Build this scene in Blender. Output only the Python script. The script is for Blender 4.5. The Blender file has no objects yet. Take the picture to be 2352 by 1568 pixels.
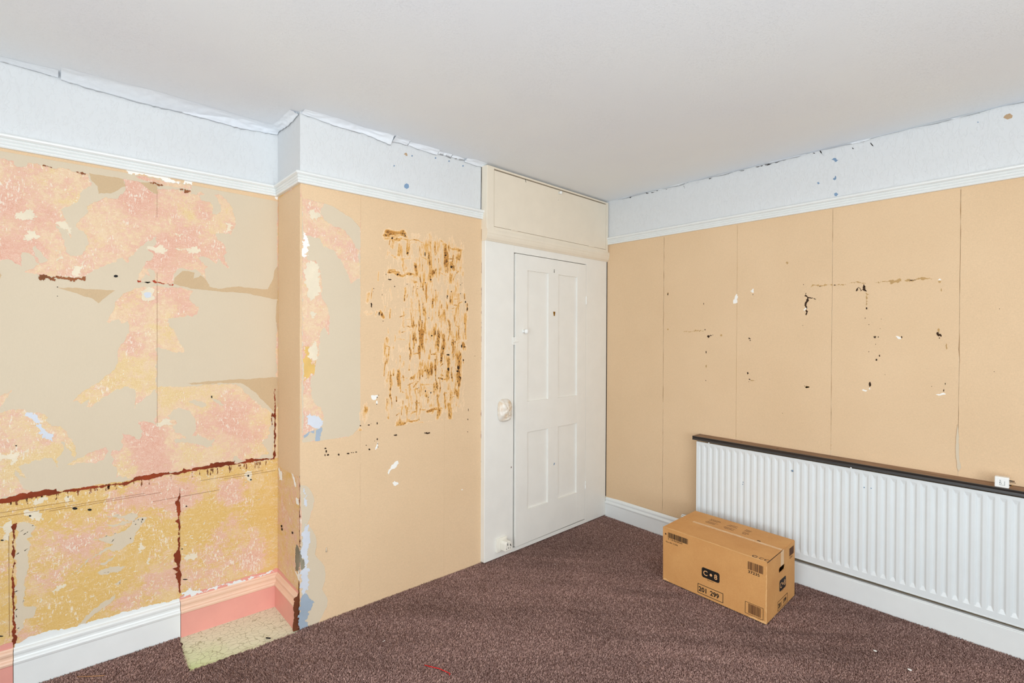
import bpy, bmesh, math, random
import numpy as np
from mathutils import Vector, Matrix
from mathutils.geometry import delaunay_2d_cdt

EXPO = 0.28
LB, LS = 74, 62
LCOL = (0.90, 0.962, 1.0)
CARPK = 2.45
S = bpy.context.scene
COL = S.collection

# ------------------------------------------------------------------ camera, world, light, exposure
cam = bpy.data.cameras.new('camera'); cam_o = bpy.data.objects.new('camera', cam); COL.objects.link(cam_o)
cam.sensor_width = 36.0; cam.lens = 1172.76 / 2352 * 36.0; cam.clip_start = 0.02
YAW, PITCH, ROLL = math.radians(48.1767), math.radians(-0.44605), math.radians(0.23683)
F_ = Vector((math.cos(YAW)*math.cos(PITCH), math.sin(YAW)*math.cos(PITCH), math.sin(PITCH)))
R0 = Vector((math.sin(YAW), -math.cos(YAW), 0)); U0 = R0.cross(F_)
R_ = R0*math.cos(ROLL) + U0*math.sin(ROLL); U_ = -R0*math.sin(ROLL) + U0*math.cos(ROLL)
M = Matrix((R_, U_, -F_)).transposed().to_4x4(); M.translation = (0, 0, 1.41)
cam_o.matrix_world = M
S.camera = cam_o

world = bpy.data.worlds.new('world'); S.world = world; world.use_nodes = True
world.node_tree.nodes['Background'].inputs[0].default_value = (0.86, 0.93, 1.0, 1)
world.node_tree.nodes['Background'].inputs[1].default_value = 1.0

def area(name, loc, direction, sx, sy, power, color=(1, 1, 1)):
    l = bpy.data.lights.new(name, 'AREA'); l.shape = 'RECTANGLE'; l.size = sx; l.size_y = sy
    l.energy = power; l.color = color
    o = bpy.data.objects.new(name, l); COL.objects.link(o); o.location = loc
    o.rotation_euler = Vector(direction).to_track_quat('-Z', 'Y').to_euler()
    return o
# daylight just outside the two windows behind the camera
area('daylight_back', (.10, -1.80, 1.30), (0, 1, .24), 2.5, 1.7, LB, LCOL)
area('daylight_side', (-1.60, -.20, 1.30), (1, 0, .38), 2.3, 1.7, LS, LCOL)

vs = S.view_settings
S.display_settings.display_device = 'sRGB'
vs.view_transform = 'Standard'; vs.look = 'None'; vs.gamma = 1.0; vs.use_curve_mapping = False
vs.exposure = EXPO
S.cycles.max_bounces = 8; S.cycles.diffuse_bounces = 6

# ------------------------------------------------------------------ helpers
def C(r, g, b, k=1.0):
    f = lambda c: ((c/255+0.055)/1.055)**2.4 if c > 10 else c/255/12.92
    return (min(f(r)*k, .95), min(f(g)*k, .95), min(f(b)*k, .95), 1)

class NT:
    def __init__(s, name, rough=0.6, spec=0.3):
        s.m = bpy.data.materials.new(name); s.m.use_nodes = True
        s.t = s.m.node_tree; s.b = s.t.nodes['Principled BSDF']
        s.b.inputs['Roughness'].default_value = rough
        s.b.inputs['Specular IOR Level'].default_value = spec
        s._co = None
    def n(s, typ, **kw):
        n = s.t.nodes.new(typ)
        for k, v in kw.items(): setattr(n, k, v)
        return n
    def l(s, a, b): s.t.links.new(a, b)
    def co(s, scale=(1, 1, 1), rot=(0, 0, 0)):
        g = s.n('ShaderNodeNewGeometry'); mp = s.n('ShaderNodeMapping')
        mp.inputs['Scale'].default_value = scale; mp.inputs['Rotation'].default_value = rot
        s.l(g.outputs['Position'], mp.inputs[0]); return mp.outputs[0]
    def noise(s, scale, detail=4, rough=.55, dist=0, vec=None):
        n = s.n('ShaderNodeTexNoise'); n.inputs['Scale'].default_value = scale; n.inputs['Detail'].default_value = detail
        n.inputs['Roughness'].default_value = rough; n.inputs['Distortion'].default_value = dist
        s.l(vec if vec is not None else s.co(), n.inputs['Vector']); return n.outputs['Fac']
    def ramp(s, fac, stops):
        r = s.n('ShaderNodeValToRGB'); e = r.color_ramp.elements
        while len(e) < len(stops): e.new(.5)
        for i, (p, c) in enumerate(stops):
            e[i].position = p; e[i].color = c if not isinstance(c, (int, float)) else (c, c, c, 1)
        s.l(fac, r.inputs[0]); return r.outputs[0]
    def mix(s, fac, a, b, mode='MIX'):
        m = s.n('ShaderNodeMix', data_type='RGBA', blend_type=mode)
        for v, i in ((fac, 0), (a, 6), (b, 7)):
            if hasattr(v, 'type') or hasattr(v, 'is_linked'): s.l(v, m.inputs[i])
            else: m.inputs[i].default_value = v
        return m.outputs[2]
    def math(s, op, a, b=0.0, clamp=False):
        m = s.n('ShaderNodeMath', operation=op, use_clamp=clamp)
        for v, i in ((a, 0), (b, 1)):
            if hasattr(v, 'is_linked'): s.l(v, m.inputs[i])
            else: m.inputs[i].default_value = v
        return m.outputs[0]
    def attr(s, name):
        a = s.n('ShaderNodeAttribute'); a.attribute_name = name; return a.outputs['Color']
    def sep(s, c):
        x = s.n('ShaderNodeSeparateColor'); s.l(c, x.inputs[0]); return x.outputs
    def color(s, v):
        if hasattr(v, 'is_linked'): s.l(v, s.b.inputs['Base Color'])
        else: s.b.inputs['Base Color'].default_value = v
        return s
    def bump(s, h, strength=.3, dist=.002):
        b = s.n('ShaderNodeBump'); b.inputs['Strength'].default_value = strength; b.inputs['Distance'].default_value = dist
        s.l(h, b.inputs['Height']); s.l(b.outputs[0], s.b.inputs['Normal']); return s

def flat(name, rgb, rough=.6, k=1.0, bump=0, bscale=200, var=0.0, spec=.3):
    m = NT(name, rough, spec); c = C(*rgb, k)
    if var:
        d = tuple(x*(1-var) for x in c[:3])+(1,)
        m.color(m.ramp(m.noise(9, 5), [(.35, d), (.65, c)]))
    else: m.color(c)
    if bump: m.bump(m.noise(bscale, 4), bump, .002)
    return m.m

def setp(o, kind=None, label=None, cat=None, group=None):
    if kind: o['kind'] = kind
    if label: o['label'] = label
    if cat: o['category'] = cat
    if group: o['group'] = group
    return o

def wloc(p):
    v = Vector((0, 0, 0))
    while p is not None: v += p.location; p = p.parent
    return v

def obj(name, verts, faces, mat, parent=None, smooth=False, origin=None):
    """verts in world metres; the mesh is stored relative to its parent's (or its own) origin"""
    verts = np.asarray(verts, float).reshape(-1, 3)
    if parent is not None: o0 = np.array(wloc(parent))
    elif origin is not None: o0 = np.array(origin, float)
    else:
        lo, hi = verts.min(0), verts.max(0); o0 = np.array([(lo[0]+hi[0])/2, (lo[1]+hi[1])/2, lo[2]])
    me = bpy.data.meshes.new(name); me.from_pydata((verts-o0).tolist(), [], faces); me.update()
    o = bpy.data.objects.new(name, me); COL.objects.link(o)
    if mat: me.materials.append(mat)
    if parent is not None: o.parent = parent
    else: o.location = o0
    if smooth: me.polygons.foreach_set('use_smooth', [True]*len(me.polygons))
    return o

def empty(name, loc):
    o = bpy.data.objects.new(name, None); COL.objects.link(o); o.location = loc; o.empty_display_size = .05; return o

def bevel(o, w=.003, seg=2, ang=35):
    m = o.modifiers.new('bevel', 'BEVEL'); m.width = w; m.segments = seg; m.limit_method = 'ANGLE'; m.angle_limit = math.radians(ang)
    return o

def box_vf(c, s, fr=None):
    v = [(c[0]+s[0]*i/2, c[1]+s[1]*j/2, c[2]+s[2]*k/2) for i in (-1, 1) for j in (-1, 1) for k in (-1, 1)]
    if fr: v = [fr(*p) for p in v]
    f = [(0, 1, 3, 2), (4, 6, 7, 5), (0, 4, 5, 1), (2, 3, 7, 6), (0, 2, 6, 4), (1, 5, 7, 3)]
    return v, f

def fix(o):
    bm = bmesh.new(); bm.from_mesh(o.data); bmesh.ops.recalc_face_normals(bm, faces=bm.faces); bm.to_mesh(o.data); bm.free(); return o

def box(name, lo, hi, mat, parent=None, fr=None, bev=0, origin=None, seg=2):
    v, f = box_vf([(a+b)/2 for a, b in zip(lo, hi)], [b-a for a, b in zip(lo, hi)], fr)
    o = fix(obj(name, v, f, mat, parent, origin=origin))
    if bev: bevel(o, bev, seg)
    return o

def lathe(name, prof, mat, parent, fr, n=24, smooth=True):
    """prof: (r, h); fr maps (a, b, h) to world"""
    v = []; f = []
    for r, h in prof:
        for i in range(n): a = 2*math.pi*i/n; v.append(fr(r*math.cos(a), r*math.sin(a), h))
    for j in range(len(prof)-1):
        for i in range(n): f.append((j*n+i, j*n+(i+1) % n, (j+1)*n+(i+1) % n, (j+1)*n+i))
    f.append(tuple(range(n))[::-1]); f.append(tuple((len(prof)-1)*n+i for i in range(n)))
    return fix(obj(name, v, f, mat, parent, smooth))

def tube(name, pts, r, mat, parent=None, n=10, origin=None):
    v = []; f = []; pts = [Vector(p) for p in pts]
    for i, p in enumerate(pts):
        d = (pts[min(i+1, len(pts)-1)]-pts[max(i-1, 0)]).normalized()
        a = d.cross(Vector((0, 0, 1)) if abs(d.z) < .9 else Vector((1, 0, 0))).normalized(); b = d.cross(a)
        for k in range(n): t = 2*math.pi*k/n; v.append(p+a*r*math.cos(t)+b*r*math.sin(t))
    for i in range(len(pts)-1):
        for k in range(n): f.append((i*n+k, i*n+(k+1) % n, (i+1)*n+(k+1) % n, (i+1)*n+k))
    f.append(tuple(range(n))[::-1]); f.append(tuple((len(pts)-1)*n+k for k in range(n)))
    return fix(obj(name, v, f, mat, parent, True, origin=origin))

# planes: (u, v, height above the surface) -> world
CUA = (1.975, 2.456); CUT = math.radians(2.2); ct, st = math.cos(CUT), math.sin(CUT)
PLN = {
    'AL': lambda u, v, h: (u, 2.82-h, v),
    'CH': lambda u, v, h: (u, 2.492-h, v),
    'CS': lambda u, v, h: (.872-h, u, v),
    'RW': lambda u, v, h: (3.2465-h, u, v),
    'FL': lambda u, v, h: (u, v, .009+h),
    'CU': lambda u, v, h: (CUA[0]+ct*u+st*h, CUA[1]+st*u-ct*h, v),
    'RA': lambda u, v, h: (3.155-h, u, v),
    'CE': lambda u, v, h: (u, v, 2.48-h),
}

def jag(loop, amp=.0, step=.006, seed=0):
    """break a polygon's edges into short pieces with a fractal (torn paper) offset"""
    rnd = random.Random(seed); out = []
    def sub(a, b, lv):
        d = math.hypot(b[0]-a[0], b[1]-a[1])
        if d < step or lv > 7: return [a]
        k = rnd.gauss(0, 1)*amp*min(d, .022)
        m = ((a[0]+b[0])/2-(b[1]-a[1])/d*k, (a[1]+b[1])/2+(b[0]-a[0])/d*k)
        return sub(a, m, lv+1)+sub(m, b, lv+1)
    n = len(loop)
    for i in range(n): out += sub(tuple(loop[i]), tuple(loop[(i+1) % n]), 0)
    return out

def clean(loop, eps=4e-4):
    out = []
    for p in loop:
        if not out or math.hypot(p[0]-out[-1][0], p[1]-out[-1][1]) > eps: out.append(p)
    while len(out) > 3 and math.hypot(out[0][0]-out[-1][0], out[0][1]-out[-1][1]) < eps: out.pop()
    return out

def fill(loops):
    vs_, es = [], []
    for L in loops:
        k = len(vs_); n = len(L)
        vs_ += [Vector(p) for p in L]; es += [(k+i, k+(i+1) % n) for i in range(n)]
    r = delaunay_2d_cdt(vs_, es, [], 0, 1e-6)
    pts = np.array([(p.x, p.y) for p in r[0]]); tr = np.array([tuple(f) for f in r[2]], int).reshape(-1, 3)
    c = pts[tr].mean(1); ins = np.zeros(len(c), bool)
    for L in loops:                       # even-odd rule: loops inside loops are holes
        q = np.array(L); n = len(q)
        for i in range(n):
            (x0, y0), (x1, y1) = q[i], q[(i+1) % n]
            k = (y0 > c[:, 1]) != (y1 > c[:, 1])
            if k.any(): ins ^= k & (c[:, 0] < (x1-x0)*(c[:, 1]-y0)/(y1-y0+1e-15)+x0)
    e = pts[tr]; ar = np.abs((e[:, 1, 0]-e[:, 0, 0])*(e[:, 2, 1]-e[:, 0, 1])-(e[:, 2, 0]-e[:, 0, 0])*(e[:, 1, 1]-e[:, 0, 1]))
    return r[0], [tuple(int(a) for a in t) for t in tr[ins & (ar > 1e-10)]]

def sheet_vf(pl, loops, t, h0=0.0):
    """a thin sheet (front face + edges) lying h0 above plane pl, thickness t"""
    P = PLN[pl] if isinstance(pl, str) else pl
    vv, ff = fill(loops)
    v = [P(p.x, p.y, h0+t) for p in vv]; f = list(ff); n = len(v)
    cnt = {}
    for a in ff:
        for i in range(len(a)):
            e = (a[i], a[(i+1) % len(a)]); cnt[e] = 1
    edge = [e for e in cnt if (e[1], e[0]) not in cnt]
    v += [P(p.x, p.y, h0) for p in vv]
    f += [(e[1], e[0], e[0]+n, e[1]+n) for e in edge]
    return v, f

def sheet(name, pl, loops, t, mat, parent, h0=0.0, amp=0.0, step=.006, seed=1):
    loops = [clean(jag(L, amp, step, seed*31+i) if amp else list(L)) for i, L in enumerate(loops)]
    v, f = sheet_vf(pl, loops, t, h0)
    o = fix(obj(name, v, f, mat, parent))
    # make sure the front looks into the room
    P = PLN[pl] if isinstance(pl, str) else pl
    a = Vector(P(0, 0, 1))-Vector(P(0, 0, 0))
    if o.data.polygons and o.data.polygons[0].normal.dot(a) < 0: o.data.flip_normals()
    return o

def join_sheets(name, pl, lists, t, mat, parent, h0=0.0, amp=0.0, step=.004, kind=None):
    V, Fc = [], []
    for i, L in enumerate(lists):
        v, f = sheet_vf(pl, [clean(jag(L, amp, step, i+5) if amp else list(L), 2e-4)], t, h0)
        k = len(V); V += v; Fc += [tuple(a+k for a in q) for q in f]
    o = fix(obj(name, V, Fc, mat, parent))
    if kind: o['kind'] = kind
    return o

def sweep(name, prof, path, mat, parent=None, side=1, closed_ends=True, smooth=False):
    """prof: closed list of (d, z), d measured from the path towards the room; path: (x, y); side: +1 right of travel"""
    n = len(path); v = []; f = []; m = len(prof)
    dirs = [Vector((path[i+1][0]-path[i][0], path[i+1][1]-path[i][1])).normalized() for i in range(n-1)]
    nor = [Vector((d.y, -d.x))*side for d in dirs]
    for i in range(n):
        if i == 0: q = nor[0]
        elif i == n-1: q = nor[-1]
        else:
            q = (nor[i-1]+nor[i]); q = q/ max(q.dot(nor[i]), .2)
        for d, z in prof: v.append((path[i][0]+q.x*d, path[i][1]+q.y*d, z))
    for i in range(n-1):
        for k in range(m): f.append((i*m+k, i*m+(k+1) % m, (i+1)*m+(k+1) % m, (i+1)*m+k))
    if closed_ends: f.append(tuple(range(m))); f.append(tuple((n-1)*m+k for k in range(m)))
    return fix(obj(name, v, f, mat, parent, smooth))

def grid(name, pl, us, vs_, hf, mat, parent=None, smooth=True, keep=None, origin=None):
    P = PLN[pl] if isinstance(pl, str) else pl
    nu, nv = len(us), len(vs_); v = [P(u, w, hf(u, w)) for u in us for w in vs_]; f = []
    for i in range(nu-1):
        for j in range(nv-1):
            if keep is None or keep(i, j): f.append((i*nv+j, (i+1)*nv+j, (i+1)*nv+j+1, i*nv+j+1))
    o = obj(name, v, f, mat, parent, smooth, origin)
    a = Vector(P(0, 0, 1))-Vector(P(0, 0, 0))
    if o.data.polygons and o.data.polygons[0].normal.dot(a) < 0: o.data.flip_normals()
    return o

def col_attr(o, arr, name='tint'):
    a = o.data.color_attributes.new(name, 'FLOAT_COLOR', 'POINT')
    a.data.foreach_set('color', np.asarray(arr, np.float32).reshape(-1))

def text(name, body, P, u, v, size, mat, parent, h=.0004, sx=1.0, align='LEFT', bold=0.0):
    cu = bpy.data.curves.new(name, 'FONT'); cu.body = body; cu.size = size; cu.align_x = align; cu.resolution_u = 3; cu.offset = bold
    to = bpy.data.objects.new(name, cu); COL.objects.link(to)
    me = to.to_mesh(); vv = [P(u+p.co.x*sx, v+p.co.y, h) for p in me.vertices]; ff = [tuple(p.vertices) for p in me.polygons]
    to.to_mesh_clear(); bpy.data.objects.remove(to); bpy.data.curves.remove(cu)
    return obj(name, vv, ff, mat, parent)

def noise2(shape, cells, seed, rng=None):
    """smooth value noise on a grid"""
    r = np.random.RandomState(seed); g = r.rand(cells[0]+2, cells[1]+2)
    x = np.linspace(0, cells[0], shape[0]); y = np.linspace(0, cells[1], shape[1])
    xi = x.astype(int); yi = y.astype(int); fx = x-xi; fy = y-yi
    fx = fx*fx*(3-2*fx); fy = fy*fy*(3-2*fy)
    a = g[np.ix_(xi, yi)]; b = g[np.ix_(xi+1, yi)]; c = g[np.ix_(xi, yi+1)]; d = g[np.ix_(xi+1, yi+1)]
    fx = fx[:, None]; fy = fy[None, :]
    return (a*(1-fx)+b*fx)*(1-fy)+(c*(1-fx)+d*fx)*fy
def rect(u0, v0, u1, v1): return [(u0, v0), (u1, v0), (u1, v1), (u0, v1)]

# outlines of the torn papers, stains and marks, in metres on their surfaces
D={"al_holes":[[[-0.1942,2.1006],[-0.1586,2.1007],[-0.1197,2.0979],[-0.1136,2.0787],[-0.0974,2.0789],[-0.0836,2.0872],[-0.0811,2.1],[-0.0349,2.1],[0.0007,2.0956],[0.048,2.1007],[0.0982,2.0971],[0.1081,2.0919],[0.1123,2.067],[0.118,2.0589],[0.1137,2.0451],[0.0966,2.0306],[0.0797,2.0108],[0.0797,1.9944],[0.0726,1.9748],[0.0436,1.9478],[0.0191,1.9274],[0.0245,1.9157],[0.0285,1.9056],[0.0407,1.8786],[0.0434,1.8628],[0.0488,1.8164],[0.0393,1.8459],[0.0284,1.8641],[0.0042,1.8659],[0.0122,1.8492],[0.0189,1.8304],[0.0229,1.8112],[0.0283,1.7902],[0.035,1.7694],[0.0473,1.7436],[0.0652,1.742],[0.0891,1.7592],[0.1076,1.8002],[0.1019,1.8326],[0.085,1.8524],[0.0655,1.866],[0.0669,1.8753],[0.0697,1.883],[0.0851,1.9074],[0.1021,1.9267],[0.105,1.9438],[0.1007,1.9596],[0.1122,1.969],[0.1236,1.9803],[0.1571,2.0032],[0.2033,2.0098],[0.2276,2.043],[0.2323,2.0649],[0.2308,2.0742],[0.2216,2.0991],[0.2447,2.1001],[0.2838,2.0985],[0.2981,2.0897],[0.3238,2.0654],[0.3482,2.0563],[0.3499,2.0804],[0.4135,2.0929],[0.4795,2.0976],[0.4795,2.0812],[0.5026,2.0814],[0.5116,2.0976],[0.537,2.09],[0.5152,2.0755],[0.5206,2.0619],[0.5627,2.057],[0.5738,2.0316],[0.5701,2.0035],[0.5869,1.9957],[0.6076,2.0288],[0.5963,2.0651],[0.5794,2.098],[0.5926,2.1026],[0.6134,2.098],[0.6576,2.0459],[0.6713,1.9985],[0.6674,1.9546],[0.6498,1.9111],[0.6171,1.9173],[0.5831,1.9083],[0.5925,1.8799],[0.6171,1.8639],[0.6324,1.825],[0.6171,1.804],[0.644,1.7402],[0.6228,1.7597],[0.5925,1.7929],[0.5868,1.7626],[0.557,1.787],[0.5205,1.7914],[0.515,1.7783],[0.5515,1.7444],[0.5368,1.7325],[0.5423,1.6848],[0.5204,1.7081],[0.4953,1.7287],[0.4564,1.7271],[0.4338,1.7291],[0.42,1.7136],[0.4115,1.6987],[0.4063,1.6518],[0.338,1.6607],[0.2753,1.6501],[0.2848,1.6956],[0.304,1.7424],[0.3299,1.7648],[0.3348,1.7831],[0.317,1.7949],[0.3105,1.8039],[0.343,1.8256],[0.3463,1.8399],[0.3431,1.8653],[0.3138,1.8397],[0.2834,1.8085],[0.252,1.7642],[0.2411,1.7322],[0.2303,1.7388],[0.2242,1.7477],[0.2227,1.7571],[0.1774,1.722],[0.1347,1.6954],[0.1045,1.6723],[0.0974,1.6551],[0.0595,1.6521],[0.0037,1.6511],[-0.0424,1.6544],[-0.0566,1.6602],[-0.0947,1.6604],[-0.0833,1.6701],[-0.0655,1.6787],[-0.0475,1.6998],[-0.0603,1.7266],[-0.0743,1.7373],[-0.0857,1.7412],[-0.0995,1.7414],[-0.1008,1.7222],[-0.0984,1.6843],[-0.1133,1.6933],[-0.1207,1.6994],[-0.1427,1.7091],[-0.1597,1.6989],[-0.1953,1.6919]],
[[0.2665,2.122],[0.2981,2.1307],[0.3222,2.1221],[0.3631,2.1228],[0.4135,2.1191],[0.4884,2.1261],[0.483,2.1086],[0.4795,2.0997],[0.4135,2.1009],[0.3631,2.1029],[0.3141,2.1087],[0.279,2.1131]],
[[0.2895,1.6296],[0.3379,1.6369],[0.3995,1.6352],[0.4633,1.6314],[0.4881,1.6268],[0.4792,1.6097],[0.4721,1.5846],[0.4952,1.5631],[0.5131,1.5493],[0.5059,1.5158],[0.4862,1.5027],[0.4302,1.4969],[0.3909,1.4918],[0.3892,1.4736],[0.3926,1.4556],[0.4112,1.4437],[0.4266,1.3972],[0.4509,1.3542],[0.4526,1.3337],[0.4146,1.3343],[0.379,1.3509],[0.3475,1.3573],[0.3474,1.2538],[0.3473,1.1781],[0.3325,1.1651],[0.313,1.1387],[0.2969,1.1262],[0.2778,1.1101],[0.262,1.0841],[0.2667,1.1207],[0.2652,1.1695],[0.2465,1.1784],[0.2264,1.1874],[0.2005,1.1775],[0.1765,1.1563],[0.1439,1.1286],[0.1135,1.105],[0.0978,1.1082],[0.1107,1.1406],[0.0936,1.1308],[0.0808,1.1208],[0.0725,1.1362],[0.0544,1.1339],[0.0697,1.1602],[0.0866,1.1738],[0.1266,1.2028],[0.1544,1.2257],[0.1841,1.2564],[0.1977,1.2826],[0.2053,1.3091],[0.2038,1.3263],[0.2053,1.3473],[0.2129,1.3644],[0.2267,1.3835],[0.236,1.4123],[0.2437,1.4355],[0.2453,1.4607],[0.2407,1.476],[0.2161,1.4658],[0.2085,1.4847],[0.1919,1.4767],[0.1769,1.465],[0.1651,1.4722],[0.174,1.4914],[0.1845,1.5087],[0.195,1.5528],[0.2072,1.5744],[0.2224,1.5944],[0.258,1.6139],[0.2832,1.6253]],
[[0.3473,1.1761],[0.4127,1.1741],[0.4789,1.1721],[0.5642,1.1754],[0.6497,1.1769],[0.693,1.1547],[0.717,1.1224],[0.7639,1.079],[0.8268,1.0263],[0.8417,1.009],[0.8396,0.9501],[0.8354,0.9051],[0.793,0.8585],[0.8162,0.8282],[0.8311,0.8011],[0.7639,0.7865],[0.717,0.7827],[0.693,0.7909],[0.6653,0.8127],[0.6614,0.7915],[0.6497,0.7847],[0.5921,0.781],[0.5199,0.7803],[0.4645,0.7792],[0.3987,0.7822],[0.3469,0.7812],[0.2965,0.7782],[0.2506,0.7727],[0.2336,0.7874],[0.2182,0.7863],[0.1969,0.7882],[0.1999,0.8011],[0.2015,0.82],[0.1835,0.8535],[0.191,0.8694],[0.1805,0.8901],[0.1866,0.914],[0.2077,0.9033],[0.2214,0.9186],[0.2169,0.9519],[0.2185,0.9805],[0.2571,0.9622],[0.2823,0.9453],[0.2903,0.9619],[0.2935,0.9811],[0.2761,1.0184],[0.2793,1.0337],[0.3128,1.0203],[0.3422,1.0072],[0.3472,1.0545],[0.3472,1.1143]],
[[-0.1969,1.0987],[-0.1612,1.107],[-0.1271,1.1193],[-0.091,1.1143],[-0.0527,1.0984],[-0.028,1.0801],[-0.0201,1.0507],[0.0267,1.0203],[0.0458,0.9816],[0.0554,0.9547],[0.0623,0.9244],[0.0581,0.8957],[0.0484,0.9118],[0.0416,0.9402],[0.0307,0.9581],[0.0171,0.969],[0.0266,0.9478],[0.0238,0.93],[0.0102,0.9104],[0.0088,0.8889],[0.0061,0.8641],[-0.0006,0.8868],[-0.0072,0.9023],[-0.0323,0.9133],[-0.0493,0.9035],[-0.0724,0.9019],[-0.0915,0.8979],[-0.1116,0.889],[-0.1004,0.8628],[-0.0878,0.8379],[-0.1066,0.8621],[-0.1203,0.8784],[-0.1253,0.8637],[-0.1055,0.8254],[-0.098,0.8066],[-0.0942,0.7954],[-0.0714,0.7804],[-0.1255,0.7773],[-0.1621,0.7728],[-0.1978,0.7701]],
[[0.036,0.8719],[0.0553,0.887],[0.0832,0.8955],[0.116,0.9129],[0.1627,0.9287],[0.1716,0.9085],[0.1612,0.8892],[0.1435,0.8731],[0.1289,0.8623],[0.1073,0.8695],[0.0903,0.8741]],
[[-0.1849,1.1651],[-0.161,1.1718],[-0.1269,1.1951],[-0.1368,1.1734],[-0.1441,1.1637],[-0.1515,1.1437],[-0.1612,1.1292],[-0.1851,1.1228]]],"al_islands":[[[-0.0666,1.7574],[-0.0602,1.7739],[-0.0473,1.7544],[-0.0344,1.7329],[-0.0213,1.7148],[-0.0449,1.7036],[-0.0551,1.7271]],
[[0.3298,1.6779],[0.2992,1.6969],[0.2896,1.6511],[0.3217,1.6516],[0.3396,1.6707],[0.3413,1.6947],[0.325,1.713],[0.3104,1.7077]],
[[0.3871,1.0386],[0.4109,1.0687],[0.4298,1.0751],[0.4541,1.0647],[0.4788,1.048],[0.4948,1.0195],[0.4984,0.9941],[0.5002,0.9606],[0.4823,0.9379],[0.5092,0.9429],[0.5401,0.9201],[0.5753,0.9135],[0.5734,0.8946],[0.5697,0.8739],[0.5511,0.8723],[0.5182,0.8894],[0.4787,0.9011],[0.447,0.9115],[0.4194,0.9091],[0.4177,0.9297],[0.4611,0.9282],[0.4471,0.9423],[0.4143,0.9627],[0.4057,0.9901],[0.4246,1.0042],[0.4194,1.017],[0.3956,1.0175]],
[[0.47,1.1025],[0.4985,1.1064],[0.5402,1.0864],[0.5438,1.0734],[0.5183,1.0694],[0.4949,1.0839]],
[[0.5642,1.1098],[0.5866,1.1017],[0.6036,1.0897],[0.6207,1.0732],[0.6074,1.0701],[0.5885,1.0823]]],"al_tan":[[[0.1081,2.1011],[0.2216,2.0991],[0.2323,2.0688],[0.2048,2.0462],[0.1823,2.0286],[0.1396,2.0186],[0.1368,2.0515],[0.1181,2.0681]],
[[0.2869,2.0972],[0.3173,2.1034],[0.3483,2.0979],[0.3482,2.0563],[0.3238,2.0654],[0.3076,2.0799]],
[[0.4459,1.716],[0.4651,1.7177],[0.4952,1.7121],[0.4899,1.6827],[0.5204,1.7018],[0.5423,1.6806],[0.557,1.6502],[0.5924,1.642],[0.691,1.6595],[0.7928,1.6531],[0.8223,1.6551],[0.8436,1.6996],[0.8565,1.7574],[0.876,1.7912],[0.8761,1.606],[0.8501,1.6046],[0.7907,1.6172],[0.7331,1.6271],[0.6305,1.6274],[0.5551,1.6311],[0.4827,1.6347],[0.4114,1.6522],[0.4149,1.6808]],
[[0.0063,1.6083],[0.0457,1.611],[0.1201,1.6087],[0.1966,1.608],[0.1638,1.5777],[0.1388,1.5501],[0.1157,1.5713],[0.0733,1.5854]],
[[0.4648,1.1894],[0.5923,1.1929],[0.7089,1.1955],[0.8719,1.1963],[0.872,1.0497],[0.8547,1.0146],[0.8268,1.049],[0.7701,1.1142],[0.7332,1.15],[0.693,1.1766],[0.5923,1.1822],[0.4824,1.1801]],
[[-0.1837,1.629],[-0.1598,1.653],[-0.155,1.6449],[-0.1647,1.6221]],
[[0.8674,1.5987],[0.8761,1.5992],[0.8762,1.3932],[0.8696,1.4389],[0.8609,1.5072]]],"al_white":[[[0.2324,2.1415],[0.2509,2.1533],[0.2981,2.1483],[0.3385,2.1512],[0.3715,2.1484],[0.3882,2.14],[0.4393,2.1305],[0.4307,2.1165],[0.4135,2.1211],[0.3882,2.1199],[0.3631,2.1307],[0.3303,2.1317],[0.2981,2.1366],[0.2791,2.1305],[0.2587,2.1319]],
[[0.4497,2.1265],[0.4654,2.1481],[0.4778,2.1425],[0.4884,2.1364],[0.4848,2.1254],[0.4654,2.1256]],
[[0.8434,2.1457],[0.8758,2.1472],[0.8758,2.1244],[0.8606,2.1262]],
[[0.3071,1.6289],[0.3298,1.6304],[0.333,1.6069],[0.3411,1.5836],[0.3135,1.5605],[0.2974,1.5695],[0.2879,1.612]]],"al_blue":[[[0.2959,1.5988],[0.3216,1.6082],[0.3248,1.5906],[0.3055,1.5817]]],"al_dado_cream":[[[-0.1226,0.6648],[-0.0852,0.6581],[-0.0586,0.6379],[-0.0619,0.6272],[-0.0687,0.6014],[-0.0853,0.5965],[-0.0771,0.5624],[-0.0838,0.5231],[-0.0822,0.4952],[-0.094,0.4211],[-0.0974,0.3312],[-0.066,0.3156],[-0.0695,0.2709],[-0.0943,0.2708],[-0.096,0.2395],[-0.1221,0.2177]],
[[0.115,0.5397],[0.1683,0.5406],[0.2194,0.5475],[0.2517,0.5698],[0.2763,0.5945],[0.3096,0.5867],[0.2886,0.5609],[0.2638,0.5161],[0.2556,0.4877],[0.2313,0.4791],[0.2074,0.4655],[0.1682,0.4813],[0.1224,0.4646],[0.0741,0.4254],[0.0559,0.4118],[0.0888,0.4403],[0.1262,0.4733],[0.1683,0.4912],[0.1877,0.5008],[0.1491,0.5209]],
[[0.1298,0.3892],[0.1565,0.4007],[0.1798,0.4037],[0.2112,0.3918],[0.2312,0.3884],[0.2112,0.3743],[0.1797,0.3789],[0.1488,0.376]],
[[0.1914,0.3255],[0.2191,0.3368],[0.2111,0.3192],[0.1953,0.3193]],
[[0.0664,0.183],[0.0958,0.2204],[0.141,0.2483],[0.1953,0.2794],[0.1874,0.2521],[0.1486,0.2309],[0.107,0.2018]],
[[0.1608,0.6263],[0.2076,0.623],[0.2681,0.6142],[0.2598,0.5805],[0.2275,0.5983],[0.1879,0.6175]],
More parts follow.
